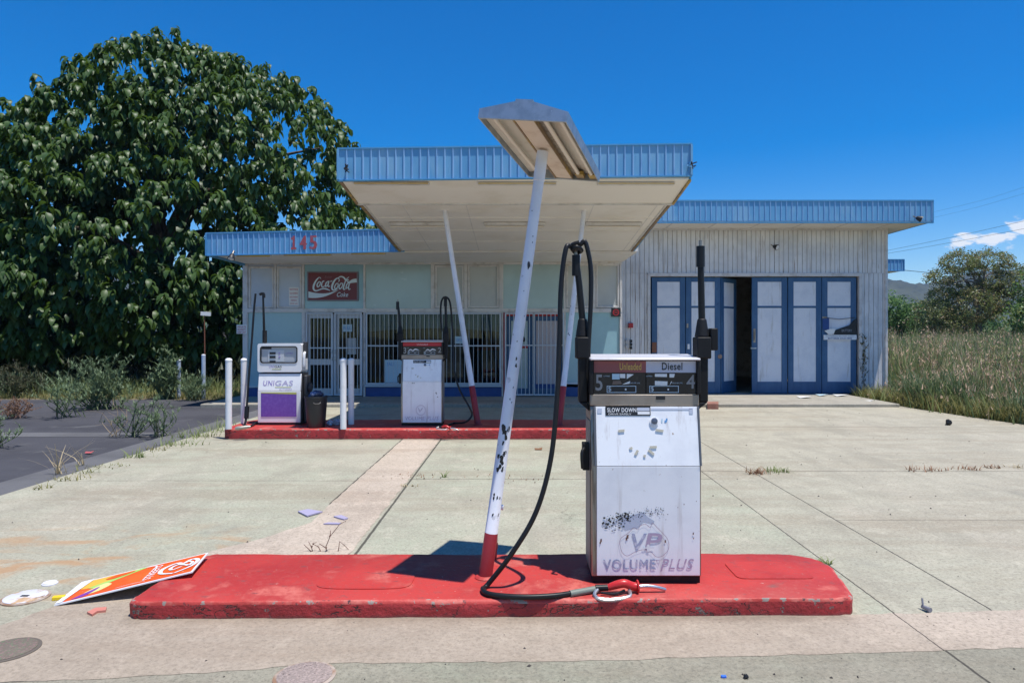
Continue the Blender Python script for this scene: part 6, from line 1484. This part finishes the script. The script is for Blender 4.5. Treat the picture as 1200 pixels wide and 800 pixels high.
def leafy(name, label, base, lobes, nper, size, mats_, seed, trunk, group=None, gap=.2, lum=.12):
    """open-crowned tree: clumps of small hanging leaf faces over several lobes"""
    rng = np.random.default_rng(seed); base = np.array(base)
    t = thing(name, label, 'tree', base, group)
    Vs, Qs, Ms = [], [], []; off = 0
    for li, (lx, ly, lz, rx, ry, rz) in enumerate(lobes):
        n = int(nper * (rx * ry * rz) ** (2 / 3))
        d = rng.normal(0, 1, (n, 3)); d /= np.linalg.norm(d, axis=1)[:, None]; r = rng.uniform(.35, 1, n) ** .5
        c = np.array([lx, ly, lz]) + d * np.array([rx, ry, rz]) * (r * (1 + lum * np.sin(d[:, 0] * 7 + li) * np.cos(d[:, 2] * 6)))[:, None]
        k = 7; m = n * k; cc = np.repeat(c, k, 0) + rng.normal(0, size * 1.2, (m, 3)) * np.array([1, 1, .8])
        nrm = rng.normal(0, 1, (m, 3)); nrm[:, 2] = np.abs(nrm[:, 2]) * .9 + .25; nrm /= np.linalg.norm(nrm, axis=1)[:, None]
        u = np.cross(nrm, rng.normal(0, 1, (m, 3))); u /= np.linalg.norm(u, axis=1)[:, None] + 1e-9; v_ = np.cross(nrm, u); s = size * rng.uniform(.5, 1.2, m)[:, None]
        q = np.stack([cc - u * s, cc - v_ * s * .45, cc + u * s, cc + v_ * s * .45], 1).reshape(-1, 3) + base
        Vs.append(q); Qs.append(np.arange(m * 4).reshape(-1, 4) + off); off += m * 4; Ms.append(np.repeat(rng.choice(len(mats_), n, p=None), k))
    np_obj('crown', np.concatenate(Vs), np.concatenate(Qs), mats_, np.concatenate(Ms), parent=t, smooth_=False)
    w = MB(); tg = [tuple(base + np.array(l[:3])) for l in lobes] + [tuple(base + np.array(l[:3]) + rng.normal(0, .6, 3)) for l in lobes]
    limbs(w, base - np.array([0, 0, .2]), base + np.array([trunk[1], 0, trunk[2]]), trunk[0], mat('pale_bark', (.26, .22, .18), .8, layers=[((.14, .11, .09), 4, .4, .6)]), tg, seed)
    w.build('trunk', t)
euc = [leaf_mat('gum_leaf_olive', (.18, .22, .065), (.22, .25, .08), rough=.5, trans=.3, scale=.4), leaf_mat('gum_leaf_dark', (.09, .125, .045), (.12, .15, .055), rough=.5, trans=.3, scale=.4), leaf_mat('gum_leaf_bronze', (.24, .18, .09), (.2, .17, .08), rough=.5, trans=.3, scale=.4)]
drk = [leaf_mat('pine_green', (.06, .13, .045), (.08, .16, .055), rough=.55, trans=.3, scale=.4), leaf_mat('mid_green', (.10, .19, .055), (.13, .23, .07), rough=.55, trans=.3, scale=.4)]
def at(px, py, Y): p = P(px, py, Y); return p
Yt = 62.0; sP = F / Yt
b = (float((1146 - CX) / sP), Yt, 1.0)
leafy('gum_tree', 'tall open gum tree with olive and bronze crown over the field', b, [(-3.2, 0, 6.1, 1.5, 1.5, .9), (-1.7, 0, 7.5, 1.7, 1.6, 1.1), (-.4, 0, 6.7, 1.2, 1.2, .6), (1.3, .3, 7.7, 1.9, 1.7, 1.0), (2.8, 0, 6.6, 1.4, 1.5, .9), (-3.4, 0, 4.5, 1.2, 1.3, .7), (-1.6, 0, 4.9, 1.2, 1.3, .6), (1.0, 0, 5.5, 1.3, 1.5, .7), (2.7, 0, 5.0, 1.2, 1.3, .8), (-.6, -.4, 3.4, 2.6, 2, 1.7), (-3.9, 0, 2.6, 1.8, 1.6, 1.6), (-2.6, 0, 1.4, 2, 1.8, 1.5), (1.6, 0, 4.0, 1.6, 1.6, 1.4)], 190, .105, euc, 51, (.26, .4, 5.5), 'trees beyond the field')
b = (float((1192 - CX) / sP) + 1.5, Yt - 3, 1.0)
leafy('broad_tree', 'dense green rounded tree right of the tall gum tree', b, [(-1.2, 0, 5.0, 2.4, 2.2, 2.6), (1.4, 0, 6.0, 2.6, 2.2, 2.4), (-2.4, -.3, 2.4, 2.2, 2, 2.0), (.4, -.6, 2.2, 2.6, 2.2, 2.0), (3.2, 0, 3.4, 2.6, 2.2, 2.8), (-.2, 0, 6.6, 1.6, 1.5, 1.1)], 62, .17, [drk[1], drk[1], euc[0]], 52, (.22, .2, 3.5), 'trees beyond the field')
b = (float((1056 - CX) / F * 68), 68, 1.0)
leafy('broad_tree', 'dark green tree next to the garage corner beyond the field', b, [(-1.2, 0, 2.9, 2.0, 1.8, 2.3), (.8, .2, 2.4, 1.9, 1.8, 2.0), (-2.6, 0, 2.0, 2.0, 1.6, 2.0)], 70, .18, [drk[0], drk[1]], 53, (.2, .1, 2.5), 'trees beyond the field')
b = (float((1090 - CX) / F * 72), 72, 1.0)
leafy('gum_tree', 'short dull olive gum tree between dark tree and tall gum', b, [(-1.4, 0, 2.9, 1.7, 1.7, 1.6), (.7, 0, 3.3, 2.0, 1.7, 1.5), (.2, -.3, 1.4, 2.4, 1.7, 1.4), (2.4, 0, 2.0, 1.5, 1.5, 1.7)], 62, .17, [euc[0], euc[1]], 54, (.18, .2, 2.4), 'trees beyond the field')
b = (float((1118 - CX) / F * 80), 80, 1.0)
leafy('broad_tree', 'low dark green thicket tree under the tall gum crown', b, [(-2.5, 0, 1.8, 2.4, 1.8, 1.9), (.6, 0, 2.1, 2.5, 1.8, 2.0), (3.4, 0, 1.9, 2.4, 1.8, 1.9)], 62, .2, [drk[0], euc[1]], 55, (.18, .2, 2.0), 'trees beyond the field')
b = (float((1240 - CX) / F * 66), 66, 1.0)
leafy('broad_tree', 'green bushy tree at right edge beyond the field', b, [(-2, 0, 2.6, 2.6, 2.0, 2.5), (1.5, 0, 4.4, 2.8, 2.2, 3.0), (4.5, 0, 3, 2.8, 2.2, 3)], 55, .2, [drk[1], euc[0]], 56, (.2, .2, 2.6), 'trees beyond the field')
# far wood behind the garage, one mass
def far_wood():
    rng = np.random.default_rng(77); n = 26000
    X = rng.uniform(-60, 260, n); Y = rng.uniform(120, 170, n); H = (4.2 + 1.6 * np.sin(X * .19) + 1.2 * np.sin(X * .47 + 1)) * rng.random(n) ** .6
    c = np.stack([X, Y, H + .3], 1); nrm = rng.normal(0, 1, (n, 3)); nrm[:, 2] = np.abs(nrm[:, 2]) + .3; nrm /= np.linalg.norm(nrm, axis=1)[:, None]
    u = np.cross(nrm, rng.normal(0, 1, (n, 3))); u /= np.linalg.norm(u, axis=1)[:, None]; v_ = np.cross(nrm, u); s = rng.uniform(.3, .75, n)[:, None]
    q = np.stack([c - u * s, c - v_ * s * .6, c + u * s, c + v_ * s * .6], 1).reshape(-1, 3)
    np_obj('woods', q, np.arange(n * 4).reshape(-1, 4), [drk[0], euc[1]], rng.integers(0, 2, n), smooth_=False, kind='stuff', label='far dark belt of bush behind the field', cat='woods')
far_wood()

# fence and undergrowth under the big tree
m_fence = mat('weathered_fence_sheet', (.30, .31, .34), .6, layers=[((.2, .2, .22), 2, .4, .7, (3, 3, .3))])
fy = 30.5
fx0, fx1 = -34.0, -8.4
t = thing('fence', 'grey ribbed metal fence in deep shade under the big tree', 'fence', ((fx0 + fx1) / 2, fy, -.03))
w = MB(); corrugated(w, fx0, fx1, -.03, 1.9, fy, m_fence, .22, .07, .03, .12); w.build('panel', t)
for x in np.arange(fx0, fx1 + .1, 3.2): MB().box(x - .03, x + .03, fy + .02, fy + .08, -.1, 1.95, m_fence).build('post', t)
w = MB(); w.box(fx0, fx1, fy + .02, fy + .06, 1.7, 1.76, m_fence); w.build('rail', t)
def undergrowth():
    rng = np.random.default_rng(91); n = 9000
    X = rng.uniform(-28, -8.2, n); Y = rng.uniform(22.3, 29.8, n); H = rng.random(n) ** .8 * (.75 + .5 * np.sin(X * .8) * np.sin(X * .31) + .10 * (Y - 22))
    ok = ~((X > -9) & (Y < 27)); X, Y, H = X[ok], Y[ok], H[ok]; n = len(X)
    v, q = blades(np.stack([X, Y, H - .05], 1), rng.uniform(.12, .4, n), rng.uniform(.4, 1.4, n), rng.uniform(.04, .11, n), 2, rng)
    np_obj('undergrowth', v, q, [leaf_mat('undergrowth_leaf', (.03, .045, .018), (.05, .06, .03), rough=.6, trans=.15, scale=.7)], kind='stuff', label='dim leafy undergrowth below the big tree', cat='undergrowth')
undergrowth()

# shed behind the garage
sy = 30.5 * K; sh = thing('shed_building', 'small building behind the garage showing only its blue fascia corner', 'building', (11, sy, 0))
sxr = (1059.8 - CX) / F * sy; q0 = EYE - (317 - CY) / F * sy; q1 = EYE - (304.5 - CY) / F * sy
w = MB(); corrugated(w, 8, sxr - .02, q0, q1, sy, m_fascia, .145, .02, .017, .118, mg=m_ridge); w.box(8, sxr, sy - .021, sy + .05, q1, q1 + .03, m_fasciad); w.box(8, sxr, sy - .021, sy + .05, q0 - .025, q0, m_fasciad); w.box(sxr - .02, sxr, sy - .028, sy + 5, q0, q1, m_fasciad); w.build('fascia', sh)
MB().box(8, sxr - .03, sy + .03, sy + 5, q0 - .01, q0 + .02, m_soffit).build('soffit', sh)
MB().box(8, sxr - .03, sy + .06, sy + 5, q0 + .03, q1 - .05, mat('roof_sheet', (.45, .46, .47), .5)).build('roof', sh)
MB().box(8.2, 13.4, sy + 1.1, sy + 4.8, -.1, q0 - .015, m_cream).build('wall', sh)
MB().box(GX1 + .034, GX1 + .10, GAY + .25, GAY + .45, 1.15, 1.55, m_offwh).build('meter_box', label='small white meter box on right side wall of the garage', cat='meter box', bevel=.01)
# power lines
m_wire = mat('power_cable', (.03, .03, .035), .6)
for pts, r, lab in (([(1330, 226, 46), (1200, 259, 52), (1040, 293.5, 64), (900, 318, 80)], .012, 'upper pair power cable, higher wire, crossing above the gum tree'),
                    ([(1330, 238, 46), (1200, 268, 52), (1040, 297, 64), (900, 318, 80)], .012, 'lower wire of the pair of power cables above the gum tree'),
                    ([(1330, 170, 60), (1200, 219.5, 70), (1096, 248, 84), (900, 290, 110)], .008, 'faint high power cable meeting the garage fascia'),
                    ([(1330, 188, 60), (1200, 227, 70), (1096, 254.5, 84), (900, 295, 110)], .008, 'faint power cable just below the highest one'),
                    ([(1330, 306, 44), (1200, 315, 46), (1120, 320.5, 42), (1057, 316.5, sy + .2)], .013, 'sagging dark service cable ending at shed fascia')):
    w = MB(); w.tube([P(*q) for q in pts], r, m_wire, 5, sm=8); w.build('power_line', label=lab, cat='power line', group='power cables at the right')

# haze: pale air that turns the far ridge blue
def haze():
    m = bpy.data.materials.new('haze'); m.use_nodes = True; q = m.node_tree; q.nodes.clear()
    o = N(q, 'ShaderNodeOutputMaterial'); v = N(q, 'ShaderNodeVolumePrincipled'); v.inputs['Color'].default_value = (.45, .65, 1, 1); v.inputs['Density'].default_value = .00011; v.inputs['Anisotropy'].default_value = .1
    q.links.new(v.outputs[0], o.inputs['Volume'])
    MB().box(-2600, 2700, -620, 2700, -6, 260, m).build('haze', kind='stuff', label='thin blue summer haze over the whole place', cat='haze')
haze()
# ================================================================== LIGHT, SKY, CAMERA
sun_to = V((.222, -.162, 1)).normalized()
el = math.asin(sun_to.z); azr = math.atan2(sun_to.x, sun_to.y)
wd = bpy.data.worlds.new('World'); SC.world = wd; wd.use_nodes = True
nt = wd.node_tree; bg = nt.nodes['Background']
sky = N(nt, 'ShaderNodeTexSky', sky_type='NISHITA'); sky.sun_disc = False; sky.sun_elevation = el; sky.sun_rotation = azr
sky.altitude = 600; sky.air_density = 1.0; sky.dust_density = .25; sky.ozone_density = 3.2
hs_ = N(nt, 'ShaderNodeHueSaturation'); hs_.inputs['Saturation'].default_value = 1.55; hs_.inputs['Value'].default_value = 1.0; hs_.inputs['Hue'].default_value = .507
nt.links.new(sky.outputs[0], hs_.inputs['Color']); nt.links.new(hs_.outputs[0], bg.inputs[0]); bg.inputs[1].default_value = .116
# clouds low on the right
tc = N(nt, 'ShaderNodeTexCoord'); sp = N(nt, 'ShaderNodeSeparateXYZ'); nt.links.new(tc.outputs['Generated'], sp.inputs[0])
yy_ = mathn(nt, 'MAXIMUM', sp.outputs[1], .05); U = mathn(nt, 'DIVIDE', sp.outputs[0], yy_); Vv_ = mathn(nt, 'DIVIDE', sp.outputs[2], yy_)
cv = N(nt, 'ShaderNodeCombineXYZ'); nt.links.new(U, cv.inputs[0]); nt.links.new(mathn(nt, 'MULTIPLY', Vv_, 2.6), cv.inputs[1])
cn = N(nt, 'ShaderNodeTexNoise'); cn.inputs['Scale'].default_value = 16; cn.inputs['Detail'].default_value = 8; cn.inputs['Roughness'].default_value = .58; nt.links.new(cv.outputs[0], cn.inputs['Vector'])
def ell(u0, v0, a, b_):
    d = mathn(nt, 'ADD', mathn(nt, 'POWER', mathn(nt, 'DIVIDE', mathn(nt, 'SUBTRACT', U, u0), a), 2), mathn(nt, 'POWER', mathn(nt, 'DIVIDE', mathn(nt, 'SUBTRACT', Vv_, v0), b_), 2))
    return mathn(nt, 'SUBTRACT', 1, mathn(nt, 'SQRT', d), clamp=True)
mk = None
for e_ in ((.770, .168, .062, .024), (.685, .138, .075, .017), (.81, .150, .03, .012), (1.0, .17, .2, .05), (1.3, .12, .3, .05)):
    q = ell(*e_); mk = q if mk is None else mathn(nt, 'MAXIMUM', mk, q)
cf = smooth(nt, mathn(nt, 'ADD', mathn(nt, 'MULTIPLY', mk, 1.0), mathn(nt, 'MULTIPLY', mathn(nt, 'SUBTRACT', cn.outputs['Fac'], .5), 3.2)), .30, .62)
cf = mathn(nt, 'MULTIPLY', cf, smooth(nt, mk, .0, .12)); cf = mathn(nt, 'MULTIPLY', cf, mathn(nt, 'GREATER_THAN', sp.outputs[1], .05)); cf = mathn(nt, 'MULTIPLY', cf, .9)
bg2 = N(nt, 'ShaderNodeBackground'); bg2.inputs[0].default_value = (.95, .97, 1, 1); bg2.inputs[1].default_value = .78
mx = N(nt, 'ShaderNodeMixShader'); nt.links.new(cf, mx.inputs[0]); nt.links.new(bg.outputs[0], mx.inputs[1]); nt.links.new(bg2.outputs[0], mx.inputs[2])
nt.links.new(mx.outputs[0], nt.nodes['World Output'].inputs[0])
sl = bpy.data.lights.new('sun', 'SUN'); sl.energy = 4.4; sl.angle = math.radians(.53); sl.color = (1, .955, .89)
so = bpy.data.objects.new('sun', sl); COL.objects.link(so); so.rotation_euler = sun_to.to_track_quat('Z', 'Y').to_euler(); so.location = (20, -20, 60)
cam = bpy.data.cameras.new('camera'); co = bpy.data.objects.new('camera', cam); COL.objects.link(co)
co.location = (0, 0, EYE); co.rotation_euler = (PI / 2, 0, 0)
cam.sensor_width = 36; cam.lens = 36 * F / 1200; cam.shift_x = -(CX - 600) / 1200; cam.shift_y = (CY - 400) / 1200
cam.clip_start = .05; cam.clip_end = 6000
SC.camera = co
SC.view_settings.view_transform = 'Standard'; SC.view_settings.look = 'None'; SC.view_settings.exposure = 0.40; SC.view_settings.gamma = 1
try: SC.view_settings.use_curve_mapping = False
except Exception: pass
SC.cycles.max_bounces = 10; SC.cycles.diffuse_bounces = 6; SC.cycles.transparent_max_bounces = 12
